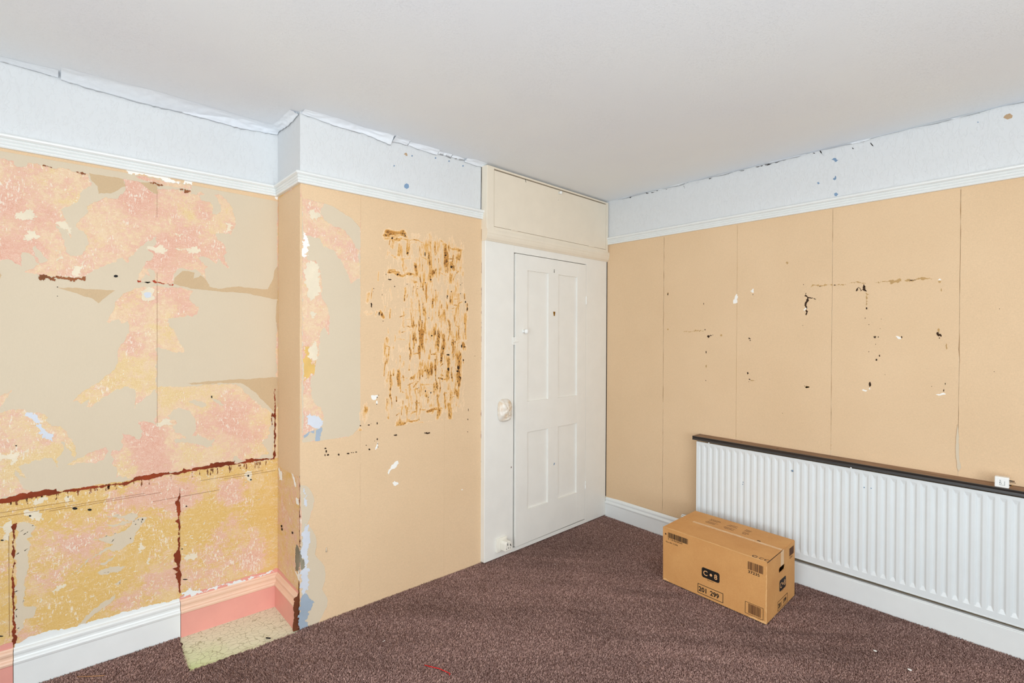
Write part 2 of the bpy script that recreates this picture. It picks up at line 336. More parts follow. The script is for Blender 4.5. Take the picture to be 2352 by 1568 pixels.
[[0.1607,0.5943],[0.2076,0.5855],[0.2517,0.5799],[0.2275,0.5732],[0.1918,0.5744]],
[[0.1413,0.4249],[0.1682,0.4368],[0.1995,0.4527],[0.1798,0.4285],[0.1566,0.4155]]],"al_red":[[[-0.1978,0.7701],[-0.1621,0.7694],[-0.1255,0.7738],[-0.0714,0.7821],[-0.0299,0.7828],[-0.0181,0.7787],[0.0032,0.7781],[0.0046,0.7671],[0.0718,0.7666],[0.1172,0.769],[0.1729,0.7641],[0.2397,0.7631],[0.2537,0.7683],[0.2647,0.778],[0.3126,0.7792],[0.392,0.7814],[0.397,0.7704],[0.3452,0.7635],[0.2965,0.7604],[0.2522,0.7588],[0.1878,0.7575],[0.1288,0.7556],[0.0717,0.7574],[0.0032,0.7565],[-0.0366,0.7592],[-0.0728,0.756],[-0.1255,0.7514],[-0.1621,0.7523],[-0.1979,0.7532]],
[[0.392,0.7753],[0.4452,0.7783],[0.4487,0.788],[0.461,0.7798],[0.4822,0.7741],[0.4857,0.7818],[0.5181,0.7827],[0.5548,0.7829],[0.5603,0.7926],[0.5921,0.7939],[0.6692,0.7903],[0.6653,0.7756],[0.719,0.7802],[0.715,0.7897],[0.7577,0.783],[0.791,0.7778],[0.8505,0.7754],[0.8526,0.7682],[0.791,0.7688],[0.709,0.7686],[0.6497,0.7695],[0.5734,0.7692],[0.5181,0.7701],[0.4592,0.7656],[0.4124,0.7636]]],"al_redv":[[[-0.1258,0.6632],[-0.1158,0.666],[-0.1184,0.6406],[-0.1221,0.6381],[-0.1237,0.4947],[-0.1241,0.3213],[-0.1219,0.2232],[-0.1145,0.2099],[-0.1183,0.187],[-0.1245,0.1825],[-0.1233,0.1543],[-0.127,0.1558],[-0.1269,0.1905],[-0.1294,0.2018],[-0.1278,0.3226],[-0.1274,0.4958],[-0.1271,0.6341],[-0.1307,0.6489]],
[[0.4312,0.6723],[0.4364,0.6712],[0.4346,0.5753],[0.4362,0.3902],[0.4361,0.3081],[0.4378,0.2459],[0.4343,0.2018],[0.4291,0.2282],[0.4257,0.2662],[0.4137,0.2986],[0.4257,0.3071],[0.4052,0.3277],[0.4258,0.3317],[0.412,0.3664],[0.4103,0.3913],[0.4258,0.4095],[0.4311,0.4737],[0.4294,0.5294],[0.4156,0.547],[0.4294,0.556],[0.4225,0.6148],[0.4157,0.6367]],
[[0.8546,1.1356],[0.8611,1.1352],[0.8612,1.0163],[0.8633,0.9932],[0.859,0.9708],[0.8591,0.845],[0.8613,0.7989],[0.8548,0.7633],[0.8483,0.778],[0.8569,0.8453],[0.8526,0.9144],[0.8547,0.9827],[0.8439,0.9951],[0.8547,1.0101]],
[[0.8396,1.0069],[0.8482,1.0107],[0.8461,0.9494],[0.8418,0.9384]]],"al_redo":[[[0.2737,1.6597],[0.288,1.6569],[0.288,1.6491],[0.2753,1.6501]],
[[0.3282,1.66],[0.3544,1.658],[0.376,1.6536],[0.376,1.6496],[0.3379,1.6508]],
[[0.3894,1.6546],[0.4097,1.6521],[0.408,1.6439]]],"al_rust":[[[-0.0411,1.6563],[-0.0254,1.6576],[-0.0175,1.653],[-0.0003,1.6508],[0.0024,1.6546],[0.0321,1.6535],[0.0526,1.6515],[0.0623,1.6505],[0.0875,1.658],[0.0974,1.6607],[0.0974,1.6514],[0.0734,1.6495],[0.0567,1.6409],[0.0457,1.6419],[0.032,1.6444],[0.0118,1.6446],[-0.0083,1.6359],[-0.0149,1.6372],[-0.028,1.645],[-0.0463,1.6347]],
[[0.0645,2.0989],[0.0855,2.0999],[0.0982,2.0971],[0.0967,2.0913],[0.0743,2.0938]],
[[-0.0362,2.1015],[-0.0179,2.1003],[-0.0073,2.0992],[-0.01,2.095],[-0.0336,2.0968]],
[[0.3173,2.1054],[0.3499,2.1042],[0.3731,2.1009],[0.3664,2.0956],[0.3303,2.0982]],
[[0.4341,2.0969],[0.4654,2.099],[0.4795,2.0976],[0.476,2.0928],[0.4445,2.0928]]],"al_band":[[[-0.122,0.1902],[-0.0894,0.1931],[0.002,0.1953],[0.0707,0.1859],[0.1571,0.1877],[0.2483,0.1857],[0.3446,0.1835],[0.4343,0.1772],[0.4343,0.1238],[0.2482,0.135],[0.029,0.1394],[-0.1221,0.1364]]],"al_band2":[[[0.4395,0.2001],[0.5142,0.2005],[0.5178,0.1867],[0.592,0.1838],[0.709,0.1814],[0.8443,0.187],[0.8529,0.173],[0.7292,0.1684],[0.592,0.1752],[0.5178,0.1762],[0.4395,0.1775]]],"al_scrap":[[[-0.0881,0.7119],[-0.0626,0.7151],[-0.0549,0.701],[-0.0627,0.671],[-0.0806,0.6787]],
[[-0.0689,0.7517],[-0.0431,0.7552],[-0.0234,0.7458],[-0.0366,0.7361],[-0.0561,0.726],[-0.0677,0.7391]],
[[0.715,0.7212],[0.7332,0.727],[0.7475,0.7134],[0.7434,0.6941],[0.7454,0.6804],[0.7373,0.673],[0.7291,0.69],[0.715,0.7014]],
[[0.0302,0.722],[0.0522,0.7393],[0.0439,0.7191]],
[[0.2802,0.5084],[0.2881,0.471],[0.2833,0.433],[0.2769,0.4504]],
[[0.3121,0.3991],[0.3219,0.3983],[0.3186,0.3715],[0.3105,0.3738]],
[[-0.1624,0.6601],[-0.138,0.6886],[-0.1294,0.6693],[-0.1333,0.6011],[-0.1565,0.6021]],
[[0.0024,0.376],[0.0322,0.3755],[0.0159,0.3626],[-0.0057,0.3407]],
[[0.4554,0.3684],[0.4784,0.3826],[0.5034,0.361],[0.4819,0.3484],[0.4642,0.341]],
[[-0.0505,0.3397],[-0.0401,0.3415],[-0.0441,0.3251],[-0.0519,0.3277]],
[[-0.1054,1.8944],[-0.0916,1.9001],[-0.0751,1.9202],[-0.0599,1.8983],[-0.0535,1.8854],[-0.0727,1.8736],[-0.0917,1.8706],[-0.1141,1.8809]],
[[-0.0918,1.8099],[-0.0792,1.8203],[-0.06,1.8318],[-0.0524,1.8153],[-0.0665,1.7906],[-0.0831,1.7833],[-0.0956,1.7955]],
[[0.0527,1.6752],[0.0876,1.7279],[0.1018,1.733],[0.0876,1.7021],[0.0805,1.6776],[0.0623,1.6632]],
[[0.3073,1.8016],[0.33,1.8161],[0.3711,1.8171],[0.3929,1.8077],[0.3628,1.7922],[0.3299,1.7984]],
[[0.4133,1.8162],[0.4564,1.8172],[0.5187,1.8245],[0.5223,1.8145],[0.4652,1.81]],
[[0.4219,1.8901],[0.4478,1.8876],[0.4652,1.8756],[0.4339,1.8735]],
[[0.6248,1.9719],[0.6498,1.9714],[0.6537,1.9332],[0.6305,1.9192]],
[[0.3471,1.0146],[0.3704,1.0282],[0.3956,1.0155],[0.4126,1.0035],[0.3871,1.0002],[0.362,0.983],[0.3487,0.9945]],
[[0.0055,1.8769],[0.0325,1.8846],[0.0434,1.8646],[0.0433,1.8283],[0.0297,1.8481],[0.0122,1.8635]],
[[0.0026,1.762],[0.0188,1.7711],[0.0146,1.7347],[0.0065,1.7159]],
[[-0.1616,0.9502],[-0.1312,0.9629],[-0.1064,0.9421],[-0.08,0.9504],[-0.1127,0.9291],[-0.1177,0.9004],[-0.1313,0.9199],[-0.1617,0.9332]]],"al_scrap2":[[[-0.0872,1.1017],[-0.0681,1.1034],[-0.054,1.088],[-0.0425,1.039],[-0.0229,1.01],[-0.0097,0.9743],[-0.0295,0.9983],[-0.0464,1.0306],[-0.0682,1.0736]]],"al_hole":[[[0.2058,1.6715],[0.2036,1.6673],[0.1982,1.6652],[0.1929,1.6664],[0.1907,1.6703],[0.1929,1.6745],[0.1982,1.6766],[0.2036,1.6754]],
[[0.0688,0.6826],[0.0663,0.6792],[0.0604,0.6789],[0.0545,0.6818],[0.0521,0.6863],[0.0545,0.6896],[0.0604,0.6899],[0.0663,0.687]],
[[0.1156,0.6667],[0.1135,0.6638],[0.1084,0.6636],[0.1034,0.6661],[0.1013,0.6698],[0.1034,0.6727],[0.1084,0.6729],[0.1135,0.6704]],
[[-0.0729,0.6839],[-0.0741,0.6817],[-0.0768,0.6813],[-0.0795,0.6829],[-0.0806,0.6857],[-0.0795,0.6879],[-0.0768,0.6883],[-0.0741,0.6867]],
[[0.7336,0.7025],[0.7323,0.6988],[0.7291,0.6977],[0.726,0.6999],[0.7247,0.7041],[0.726,0.7077],[0.7291,0.7088],[0.7323,0.7066]],
[[0.7454,0.6804],[0.7442,0.6774],[0.7414,0.6767],[0.7385,0.6785],[0.7373,0.6818],[0.7385,0.6848],[0.7413,0.6855],[0.7442,0.6837]],
[[-0.1516,0.606],[-0.1531,0.6045],[-0.1565,0.6047],[-0.1599,0.6063],[-0.1613,0.6085],[-0.1599,0.6099],[-0.1565,0.6098],[-0.1531,0.6081]],
[[0.4644,0.6057],[0.4633,0.6037],[0.4608,0.6034],[0.4584,0.6048],[0.4573,0.6072],[0.4583,0.6092],[0.4608,0.6096],[0.4633,0.6081]],
[[0.4659,0.2577],[0.4628,0.2569],[0.4553,0.2585],[0.4479,0.2616],[0.4448,0.2643],[0.4479,0.2651],[0.4553,0.2635],[0.4628,0.2604]],
[[-0.1538,0.2287],[-0.1559,0.2277],[-0.1611,0.2289],[-0.1662,0.2317],[-0.1683,0.2343],[-0.1662,0.2353],[-0.1611,0.2341],[-0.156,0.2313]],
[[0.4458,0.4081],[0.445,0.4062],[0.4432,0.4058],[0.4413,0.4072],[0.4406,0.4096],[0.4413,0.4115],[0.4432,0.4119],[0.445,0.4105]],
[[0.5688,1.1158],[0.568,1.1113],[0.566,1.1096],[0.5641,1.1116],[0.5632,1.1162],[0.5641,1.1206],[0.566,1.1223],[0.568,1.1203]],
[[0.0097,1.6104],[0.0091,1.609],[0.0077,1.6084],[0.0062,1.6089],[0.0057,1.6101],[0.0062,1.6114],[0.0077,1.612],[0.0091,1.6116]],
[[0.0089,1.5726],[0.0085,1.5713],[0.0076,1.5708],[0.0066,1.5712],[0.0062,1.5725],[0.0066,1.5738],[0.0076,1.5743],[0.0085,1.5739]],
[[-0.1138,0.9726],[-0.1146,0.9709],[-0.1163,0.9704],[-0.1181,0.9714],[-0.1188,0.9733],[-0.1181,0.975],[-0.1163,0.9756],[-0.1146,0.9746]]],"ch_cream":[[[0.8809,2.0732],[0.9076,2.0719],[0.9558,2.0659],[0.988,2.0653],[1.0317,2.0579],[1.0879,2.0326],[1.1247,2.0165],[1.1528,1.9942],[1.1742,1.9728],[1.1757,1.8001],[1.1773,1.5753],[1.178,1.2374],[1.1797,0.9573],[1.169,0.9404],[1.136,0.9085],[1.1128,0.9002],[1.0223,0.9008],[0.9679,0.8993],[0.884,0.902],[0.8836,1.3534],[0.8822,1.77]]],"ch_holes":[[[0.8788,2.077],[0.9076,2.0719],[0.9558,2.0659],[0.9901,2.0656],[0.9815,2.0492],[0.9687,2.0342],[0.9708,2.009],[0.9881,1.9841],[1.0099,1.9703],[1.043,1.9579],[1.0699,1.9575],[1.0995,1.9398],[1.1249,1.9146],[1.1436,1.8859],[1.1531,1.8648],[1.172,1.8558],[1.1626,1.8211],[1.177,1.7732],[1.1795,1.7105],[1.1463,1.6967],[1.123,1.6794],[1.1183,1.7012],[1.1044,1.7376],[1.0884,1.7582],[1.0746,1.8007],[1.0544,1.8094],[1.0432,1.8343],[1.032,1.8417],[0.9991,1.8507],[0.9926,1.8606],[0.9883,1.8451],[0.9796,1.8654],[0.9667,1.8914],[0.9349,1.8914],[0.9057,1.898],[0.8974,1.8948],[0.9037,1.8559],[0.9099,1.8253],[0.9017,1.7888],[0.9141,1.7754],[0.9308,1.7792],[0.9456,1.7808],[0.9519,1.7708],[0.9648,1.7359],[0.9712,1.7046],[0.9734,1.6834],[0.9799,1.6518],[0.9756,1.6089],[0.9886,1.5839],[1.0039,1.5567],[1.0149,1.514],[1.0171,1.4816],[1.0084,1.4167],[0.9953,1.4489],[0.9866,1.4595],[0.9737,1.4379],[0.9673,1.4058],[0.9673,1.3845],[0.9631,1.327],[0.9504,1.2932],[0.9419,1.2574],[0.9399,1.2214],[0.9272,1.2262],[0.921,1.2012],[0.9231,1.1631],[0.9294,1.1098],[0.9442,1.081],[0.972,1.0637],[0.9828,1.0348],[0.985,1.0089],[0.9807,0.9835],[0.9721,0.9631],[0.9465,0.9596],[0.9317,0.9507],[0.9108,0.949],[0.8942,0.9384],[0.884,0.9272],[0.8799,0.9277]]],"ch_white":[[[0.8851,1.9098],[0.8933,1.9088],[0.8974,1.8969],[0.9057,1.8771],[0.9058,1.8352],[0.8996,1.7927],[0.8934,1.7837],[0.8873,1.7914],[0.8852,1.8536]],
[[0.9035,2.0085],[0.918,2.0214],[0.939,2.0228],[0.9559,2.0172],[0.9666,2.002],[0.9517,1.9784],[0.9348,1.9652],[0.9181,1.9836]],
[[0.8996,1.7614],[0.9224,1.7742],[0.9435,1.7657],[0.9562,1.7352],[0.9669,1.6936],[0.9691,1.6405],[0.9458,1.6072],[0.9185,1.5951],[0.8997,1.6464],[0.8956,1.7088]],
[[0.9185,1.5215],[0.9353,1.5305],[0.9522,1.5226],[0.9395,1.501],[0.9248,1.5048]],
[[0.9229,1.3741],[0.9397,1.3888],[0.9524,1.3633],[0.9567,1.3271],[0.9398,1.2935],[0.9188,1.3025],[0.9125,1.3363]]],"ch_yellow":[[[0.8877,1.3638],[0.9104,1.3741],[0.9187,1.353],[0.9104,1.3111],[0.9314,1.2789],[0.9482,1.2932],[0.944,1.2573],[0.9356,1.2258],[0.9147,1.2099],[0.8899,1.2028],[0.8877,1.2698]]],"ch_blue":[[[0.8983,1.0282],[0.919,1.0367],[0.9464,1.0234],[0.9678,1.0106],[0.9829,0.9833],[0.9678,0.9614],[0.9401,0.9646],[0.9254,0.9769],[0.9108,0.9849]]],"ch_blue2":[[[0.9486,0.9551],[0.9743,0.9671],[0.9786,0.9559],[0.9722,0.9245],[0.9658,0.8996],[0.9444,0.9003],[0.9465,0.9277]],
[[0.8881,0.935],[0.9108,0.949],[0.9401,0.9561],[0.9402,0.9391],[0.9191,0.948],[0.9004,0.9272],[0.8901,0.9222]]],"ch_low":[[[0.8842,0.6968],[0.8986,0.6919],[0.9132,0.6807],[0.9278,0.6545],[0.9384,0.6269],[0.9405,0.6052],[0.9321,0.5687],[0.9175,0.5254],[0.9071,0.5025],[0.9133,0.4926],[0.928,0.4741],[0.945,0.4422],[0.9514,0.4149],[0.9514,0.3828],[0.9429,0.3488],[0.9536,0.3287],[0.9751,0.3011],[0.9903,0.2751],[0.9969,0.2341],[0.9926,0.1987],[0.9796,0.1661],[0.9905,0.1409],[1.0036,0.1149],[1.008,0.096],[1.0037,0.0714],[0.9841,0.0394],[0.9711,0.0182],[0.9625,0.0041],[0.937,-0.012],[0.8746,-0.0178],[0.8784,0.3082],[0.8802,0.5174]]],"ch_lowwhite":[[[0.8862,0.6838],[0.9007,0.6515],[0.9049,0.6064],[0.9008,0.5904],[0.8904,0.62]],
[[0.8926,0.5102],[0.9071,0.5004],[0.9176,0.4407],[0.9218,0.4057],[0.9072,0.3842],[0.9052,0.3531],[0.9198,0.2747],[0.9094,0.2673],[0.9136,0.2131],[0.9074,0.1939],[0.9033,0.1699],[0.8847,0.1676],[0.8784,0.2453],[0.8825,0.328],[0.8763,0.3885],[0.8803,0.4545]]],"ch_lowblue":[[[0.8785,0.1571],[0.895,0.1726],[0.9116,0.1502],[0.9221,0.136],[0.9411,0.1146],[0.9305,0.0969],[0.9242,0.0821],[0.9096,0.0788],[0.9075,0.0499],[0.8951,0.0418],[0.9076,0.0033],[0.9243,0.0055],[0.9201,-0.0057],[0.8746,-0.0178]]],"ch_plaster":[[[0.8579,0.4081],[0.866,0.4122],[0.8742,0.3765],[0.8783,0.3502],[0.8907,0.3383],[0.8948,0.3244],[0.8928,0.2955],[0.8825,0.2902],[0.8743,0.3095],[0.8702,0.3316]]],"ch_chip":[[[1.3327,0.6792],[1.3581,0.7179],[1.3951,0.7353],[1.4011,0.7176],[1.3766,0.6949],[1.3582,0.6946],[1.34,0.668]],
[[1.3621,0.6209],[1.3768,0.6282],[1.3992,0.6106],[1.3969,0.6043],[1.3821,0.5991],[1.3695,0.6062]],
[[1.2354,1.1018],[1.2734,1.1021],[1.2711,1.0882],[1.2639,1.0799],[1.252,1.0764],[1.2402,1.0839]],
[[1.2654,1.0709],[1.2735,1.0725],[1.2759,1.0612],[1.2711,1.0537]],
[[1.2597,0.8156],[1.2669,0.8322],[1.274,0.8534],[1.2764,0.8442],[1.2745,0.8223],[1.2645,0.8127]],
[[1.8224,0.4929],[1.8315,0.4941],[1.8352,0.4875],[1.8261,0.4863]]],"fz_splash_blue":[[[1.4322,2.2469],[1.4431,2.2563],[1.4567,2.2518],[1.4595,2.238],[1.4459,2.2257],[1.4296,2.232]],
[[1.6266,2.4384],[1.6325,2.4448],[1.6384,2.4412],[1.6325,2.4348]],
[[1.7201,2.4427],[1.7263,2.4492],[1.7325,2.4456],[1.7263,2.439]],
[[1.821,2.4375],[1.8274,2.4442],[1.8339,2.4404],[1.8275,2.4338]],
[[1.3629,2.3338],[1.3682,2.3397],[1.3734,2.3362],[1.3682,2.3303]],
[[1.4727,2.414],[1.4782,2.4202],[1.4837,2.4167],[1.4782,2.4105]]],"fz_splash_tan":[[[1.4264,2.4101],[1.4372,2.4222],[1.4453,2.4218],[1.4508,2.4088],[1.4399,2.4062],[1.4345,2.412]]],"ch_dot":[[[1.4396,1.9681],[1.4383,1.9635],[1.4349,1.9627],[1.4326,1.9649],[1.4318,1.9694],[1.4348,1.9722],[1.4385,1.9732]],
[[1.3236,1.7451],[1.322,1.7435],[1.3199,1.7425],[1.3185,1.7437],[1.3184,1.7454],[1.3197,1.7469],[1.3219,1.7466]],
[[1.3754,1.6841],[1.3746,1.6822],[1.3722,1.6806],[1.3701,1.6826],[1.3697,1.6851],[1.372,1.6872],[1.3746,1.6858]],
[[1.4515,1.7022],[1.4499,1.7005],[1.4478,1.6999],[1.4454,1.7009],[1.4459,1.7027],[1.4477,1.704],[1.4505,1.7036]],
[[1.3552,1.7209],[1.3511,1.7179],[1.3398,1.7165],[1.333,1.718],[1.3327,1.7206],[1.3398,1.7226],[1.3505,1.7225]],
[[1.5706,1.7189],[1.5692,1.7168],[1.5652,1.7159],[1.5632,1.7174],[1.5634,1.7196],[1.5652,1.7209],[1.5691,1.721]],
[[1.3008,1.6345],[1.3001,1.6326],[1.2982,1.6323],[1.2972,1.6332],[1.2965,1.6355],[1.2983,1.6364],[1.3003,1.636]],
[[1.6338,1.6805],[1.6336,1.6789],[1.6312,1.6789],[1.6295,1.6794],[1.6297,1.681],[1.6312,1.6819],[1.6333,1.6821]],
[[1.8145,1.7246],[1.8134,1.7225],[1.8111,1.7218],[1.8088,1.7233],[1.8082,1.725],[1.8108,1.7267],[1.8136,1.7262]],
[[1.826,1.7354],[1.8255,1.7342],[1.8235,1.7337],[1.8217,1.7345],[1.8223,1.7361],[1.8235,1.7369],[1.8253,1.737]],
[[1.8147,1.6712],[1.8142,1.6688],[1.8113,1.6682],[1.8086,1.6697],[1.8094,1.6721],[1.811,1.6738],[1.8143,1.6733]],
[[1.7486,1.6795],[1.7483,1.6772],[1.7443,1.6768],[1.7415,1.6775],[1.7405,1.6804],[1.7443,1.6821],[1.7476,1.6821]],
[[1.6156,1.4186],[1.6132,1.4158],[1.6092,1.4143],[1.6063,1.4171],[1.6067,1.4204],[1.6089,1.4228],[1.6127,1.4218]],
[[1.5933,1.5199],[1.5918,1.5182],[1.5894,1.5177],[1.5863,1.5188],[1.5872,1.5208],[1.5895,1.5222],[1.5927,1.5215]],
[[1.7102,1.8903],[1.7093,1.8852],[1.7023,1.8842],[1.6975,1.8871],[1.6965,1.8906],[1.7027,1.8941],[1.7089,1.894]],
[[1.306,1.4948],[1.3052,1.4924],[1.3034,1.4926],[1.3017,1.4936],[1.3023,1.4962],[1.3035,1.497],[1.3055,1.4973]],
[[1.8546,1.6242],[1.8516,1.6193],[1.8485,1.6167],[1.8446,1.6215],[1.8457,1.6262],[1.8484,1.6308],[1.852,1.6283]],
[[1.5187,1.694],[1.5181,1.6926],[1.5162,1.6921],[1.5152,1.693],[1.5147,1.6944],[1.5163,1.6958],[1.5179,1.6951]],
[[1.5153,1.6821],[1.5143,1.6801],[1.5127,1.6802],[1.5112,1.6808],[1.5111,1.6829],[1.5126,1.6836],[1.5143,1.684]],
[[1.5678,1.6384],[1.5673,1.6372],[1.5661,1.6372],[1.5654,1.6376],[1.5653,1.6389],[1.5662,1.6398],[1.5672,1.6396]],
[[1.2852,1.5341],[1.2847,1.5265],[1.2813,1.5229],[1.279,1.5299],[1.2785,1.5384],[1.2812,1.5429],[1.2844,1.5428]],
[[1.868,1.5844],[1.866,1.5752],[1.8625,1.5715],[1.8591,1.5784],[1.8604,1.5883],[1.8622,1.5951],[1.8654,1.592]],
[[1.2414,1.5763],[1.2397,1.5638],[1.2369,1.5654],[1.2342,1.5704],[1.234,1.581],[1.2366,1.59],[1.2397,1.586]],
[[1.2478,1.6467],[1.2471,1.6449],[1.2458,1.6451],[1.2443,1.6457],[1.2446,1.6472],[1.2457,1.6488],[1.2472,1.6482]],
[[1.2523,1.6645],[1.2509,1.6621],[1.2494,1.6616],[1.2477,1.6632],[1.2478,1.6655],[1.2492,1.6671],[1.2513,1.6667]],
[[1.7187,1.6468],[1.7172,1.6364],[1.7151,1.6356],[1.7135,1.6401],[1.7138,1.6513],[1.715,1.6575],[1.7171,1.6571]],
[[1.5477,1.5031],[1.5467,1.5009],[1.5443,1.501],[1.5424,1.502],[1.5422,1.5043],[1.5444,1.5051],[1.547,1.5048]],
[[1.5666,1.8792],[1.5655,1.8692],[1.5635,1.8663],[1.5617,1.8735],[1.5617,1.884],[1.5634,1.8916],[1.5658,1.8905]],
[[1.6072,1.7383],[1.606,1.7346],[1.6024,1.7339],[1.5984,1.736],[1.5995,1.7395],[1.6023,1.7424],[1.6067,1.7423]],
[[1.4566,1.8739],[1.4547,1.8702],[1.4505,1.8689],[1.4462,1.8702],[1.447,1.8748],[1.4505,1.879],[1.4557,1.8784]],
[[1.364,1.9444],[1.3605,1.9398],[1.3556,1.9378],[1.3517,1.9405],[1.3523,1.9454],[1.3553,1.9484],[1.3608,1.9485]],
[[1.3968,1.7514],[1.3943,1.7474],[1.3889,1.7471],[1.3848,1.7487],[1.3862,1.7521],[1.389,1.7548],[1.3941,1.7545]],
[[1.7543,1.8262],[1.7503,1.8193],[1.7423,1.816],[1.7373,1.8213],[1.7377,1.8283],[1.7424,1.8338],[1.7503,1.8311]],
[[1.2736,1.0902],[1.273,1.0883],[1.2705,1.0867],[1.2678,1.0893],[1.2683,1.0921],[1.2704,1.0938],[1.273,1.0933]],
[[1.2714,1.0545],[1.2707,1.0528],[1.2682,1.0521],[1.266,1.0537],[1.2667,1.056],[1.2683,1.0572],[1.2704,1.0561]],
[[1.1811,0.9497],[1.1798,0.9473],[1.1768,0.9469],[1.1738,0.9492],[1.1732,0.9518],[1.1766,0.9536],[1.1802,0.9524]],
[[1.2298,0.9486],[1.2275,0.9462],[1.2218,0.9462],[1.2181,0.9482],[1.2176,0.9516],[1.2217,0.9522],[1.228,0.9518]],
[[1.2378,0.9547],[1.2367,0.9534],[1.2353,0.9533],[1.2342,0.9544],[1.2342,0.9557],[1.2354,0.9564],[1.2367,0.9563]],
[[1.2743,0.953],[1.273,0.9474],[1.2707,0.9457],[1.2686,0.9506],[1.2687,0.9564],[1.2708,0.9591],[1.2731,0.9593]],
[[1.2754,0.8674],[1.2743,0.8627],[1.2718,0.8628],[1.2696,0.8651],[1.2687,0.8704],[1.2718,0.8737],[1.2749,0.8718]],
[[1.2766,0.8433],[1.2764,0.8417],[1.274,0.8418],[1.272,0.8431],[1.2725,0.8448],[1.274,0.8463],[1.276,0.8449]],
[[1.2779,0.8254],[1.2771,0.8233],[1.275,0.8238],[1.2738,0.825],[1.2734,0.827],[1.2751,0.8286],[1.2769,0.8277]],
[[1.2588,0.8598],[1.2585,0.8584],[1.2569,0.8585],[1.2558,0.8595],[1.2554,0.861],[1.2569,0.8618],[1.2584,0.8612]],
[[1.2123,0.8442],[1.2112,0.8434],[1.2087,0.843],[1.2074,0.8443],[1.2069,0.8456],[1.2088,0.8461],[1.2112,0.8454]],
[[1.2311,0.8206],[1.2304,0.8182],[1.2267,0.8183],[1.2243,0.8202],[1.2244,0.8227],[1.2269,0.8245],[1.2302,0.8229]],
[[1.8763,0.9688],[1.876,0.9611],[1.8735,0.9616],[1.8711,0.9654],[1.8719,0.972],[1.8733,0.9767],[1.8759,0.9742]],
[[1.8725,0.9108],[1.8721,0.9068],[1.8692,0.9063],[1.8677,0.9095],[1.8672,0.9129],[1.8691,0.9159],[1.8715,0.9146]],
[[1.5761,1.1753],[1.5749,1.1742],[1.573,1.1735],[1.5716,1.1749],[1.5716,1.1764],[1.5729,1.1774],[1.5748,1.1764]],
[[1.5289,1.1241],[1.5272,1.123],[1.5248,1.1228],[1.5226,1.1239],[1.5232,1.1253],[1.5249,1.1264],[1.5273,1.1255]],
[[1.5285,1.096],[1.5273,1.0948],[1.5251,1.0949],[1.5237,1.0956],[1.5238,1.0969],[1.525,1.0978],[1.5269,1.0976]],
[[1.6858,1.1659],[1.6842,1.1629],[1.6816,1.162],[1.6793,1.1647],[1.6793,1.1678],[1.6814,1.1704],[1.6848,1.1701]],
[[1.6153,1.4185],[1.6128,1.4156],[1.6091,1.4148],[1.6056,1.4163],[1.6058,1.4207],[1.6089,1.4219],[1.6127,1.4226]],
[[1.9255,1.2952],[1.9243,1.294],[1.9217,1.2931],[1.9203,1.2943],[1.9193,1.2962],[1.9218,1.2967],[1.9246,1.2966]],
[[1.8725,0.8335],[1.872,0.8327],[1.8698,0.8326],[1.8677,0.8336],[1.8686,0.8347],[1.8697,0.8352],[1.8716,0.8347]],
[[1.5718,1.1034],[1.5709,1.0972],[1.5688,1.097],[1.5664,1.1004],[1.5662,1.1061],[1.5686,1.1097],[1.5711,1.1095]],
[[1.608,1.0914],[1.6078,1.0865],[1.6049,1.0864],[1.6032,1.0888],[1.6022,1.0939],[1.6048,1.0975],[1.6075,1.0962]],
[[1.592,1.0663],[1.5906,1.0643],[1.5882,1.0632],[1.586,1.0652],[1.5864,1.0685],[1.5883,1.0694],[1.5905,1.0688]],
[[1.6388,1.1086],[1.6376,1.1068],[1.636,1.1057],[1.6345,1.1079],[1.6347,1.1099],[1.636,1.111],[1.6378,1.1105]],
[[1.6282,1.0948],[1.627,1.0929],[1.6247,1.0922],[1.6231,1.0941],[1.6225,1.0964],[1.6248,1.0978],[1.6267,1.0974]],
[[1.6525,1.1125],[1.6524,1.1099],[1.6504,1.1085],[1.6492,1.111],[1.6489,1.1142],[1.6505,1.1162],[1.652,1.1158]],
[[1.8399,1.2718],[1.8384,1.267],[1.8341,1.2647],[1.8316,1.2692],[1.8303,1.2746],[1.834,1.2789],[1.8383,1.2775]],
[[1.6018,0.8614],[1.5926,0.8585],[1.5765,0.8587],[1.5595,0.8642],[1.5623,0.8683],[1.5762,0.8692],[1.5962,0.8655]],
[[1.7349,1.3066],[1.7299,1.3025],[1.7202,1.3023],[1.7112,1.3051],[1.7121,1.3085],[1.7201,1.3114],[1.7314,1.3103]],
[[1.6964,1.3439],[1.6935,1.3411],[1.6892,1.3398],[1.6853,1.342],[1.6854,1.3462],[1.6893,1.3491],[1.693,1.3476]],
[[1.733,1.223],[1.7315,1.214],[1.7245,1.2121],[1.7191,1.2185],[1.7195,1.2274],[1.7244,1.2323],[1.7306,1.2292]],
[[1.8073,1.2277],[1.8031,1.2198],[1.7966,1.2145],[1.7896,1.2243],[1.7909,1.2325],[1.7967,1.2416],[1.8035,1.2362]],
[[1.8023,1.2079],[1.7991,1.2042],[1.7898,1.2022],[1.7844,1.2056],[1.7846,1.2116],[1.7896,1.2133],[1.7979,1.2123]],
[[1.8183,1.1672],[1.8174,1.161],[1.8128,1.1614],[1.8093,1.1648],[1.8093,1.1703],[1.8129,1.1742],[1.817,1.1723]],
[[1.8272,1.3575],[1.8255,1.3476],[1.8217,1.3458],[1.8177,1.3524],[1.8181,1.3623],[1.8214,1.367],[1.8246,1.3677]],
[[1.8519,1.3522],[1.8487,1.3494],[1.8421,1.3493],[1.8378,1.3507],[1.8365,1.3541],[1.8421,1.3552],[1.8485,1.3546]],
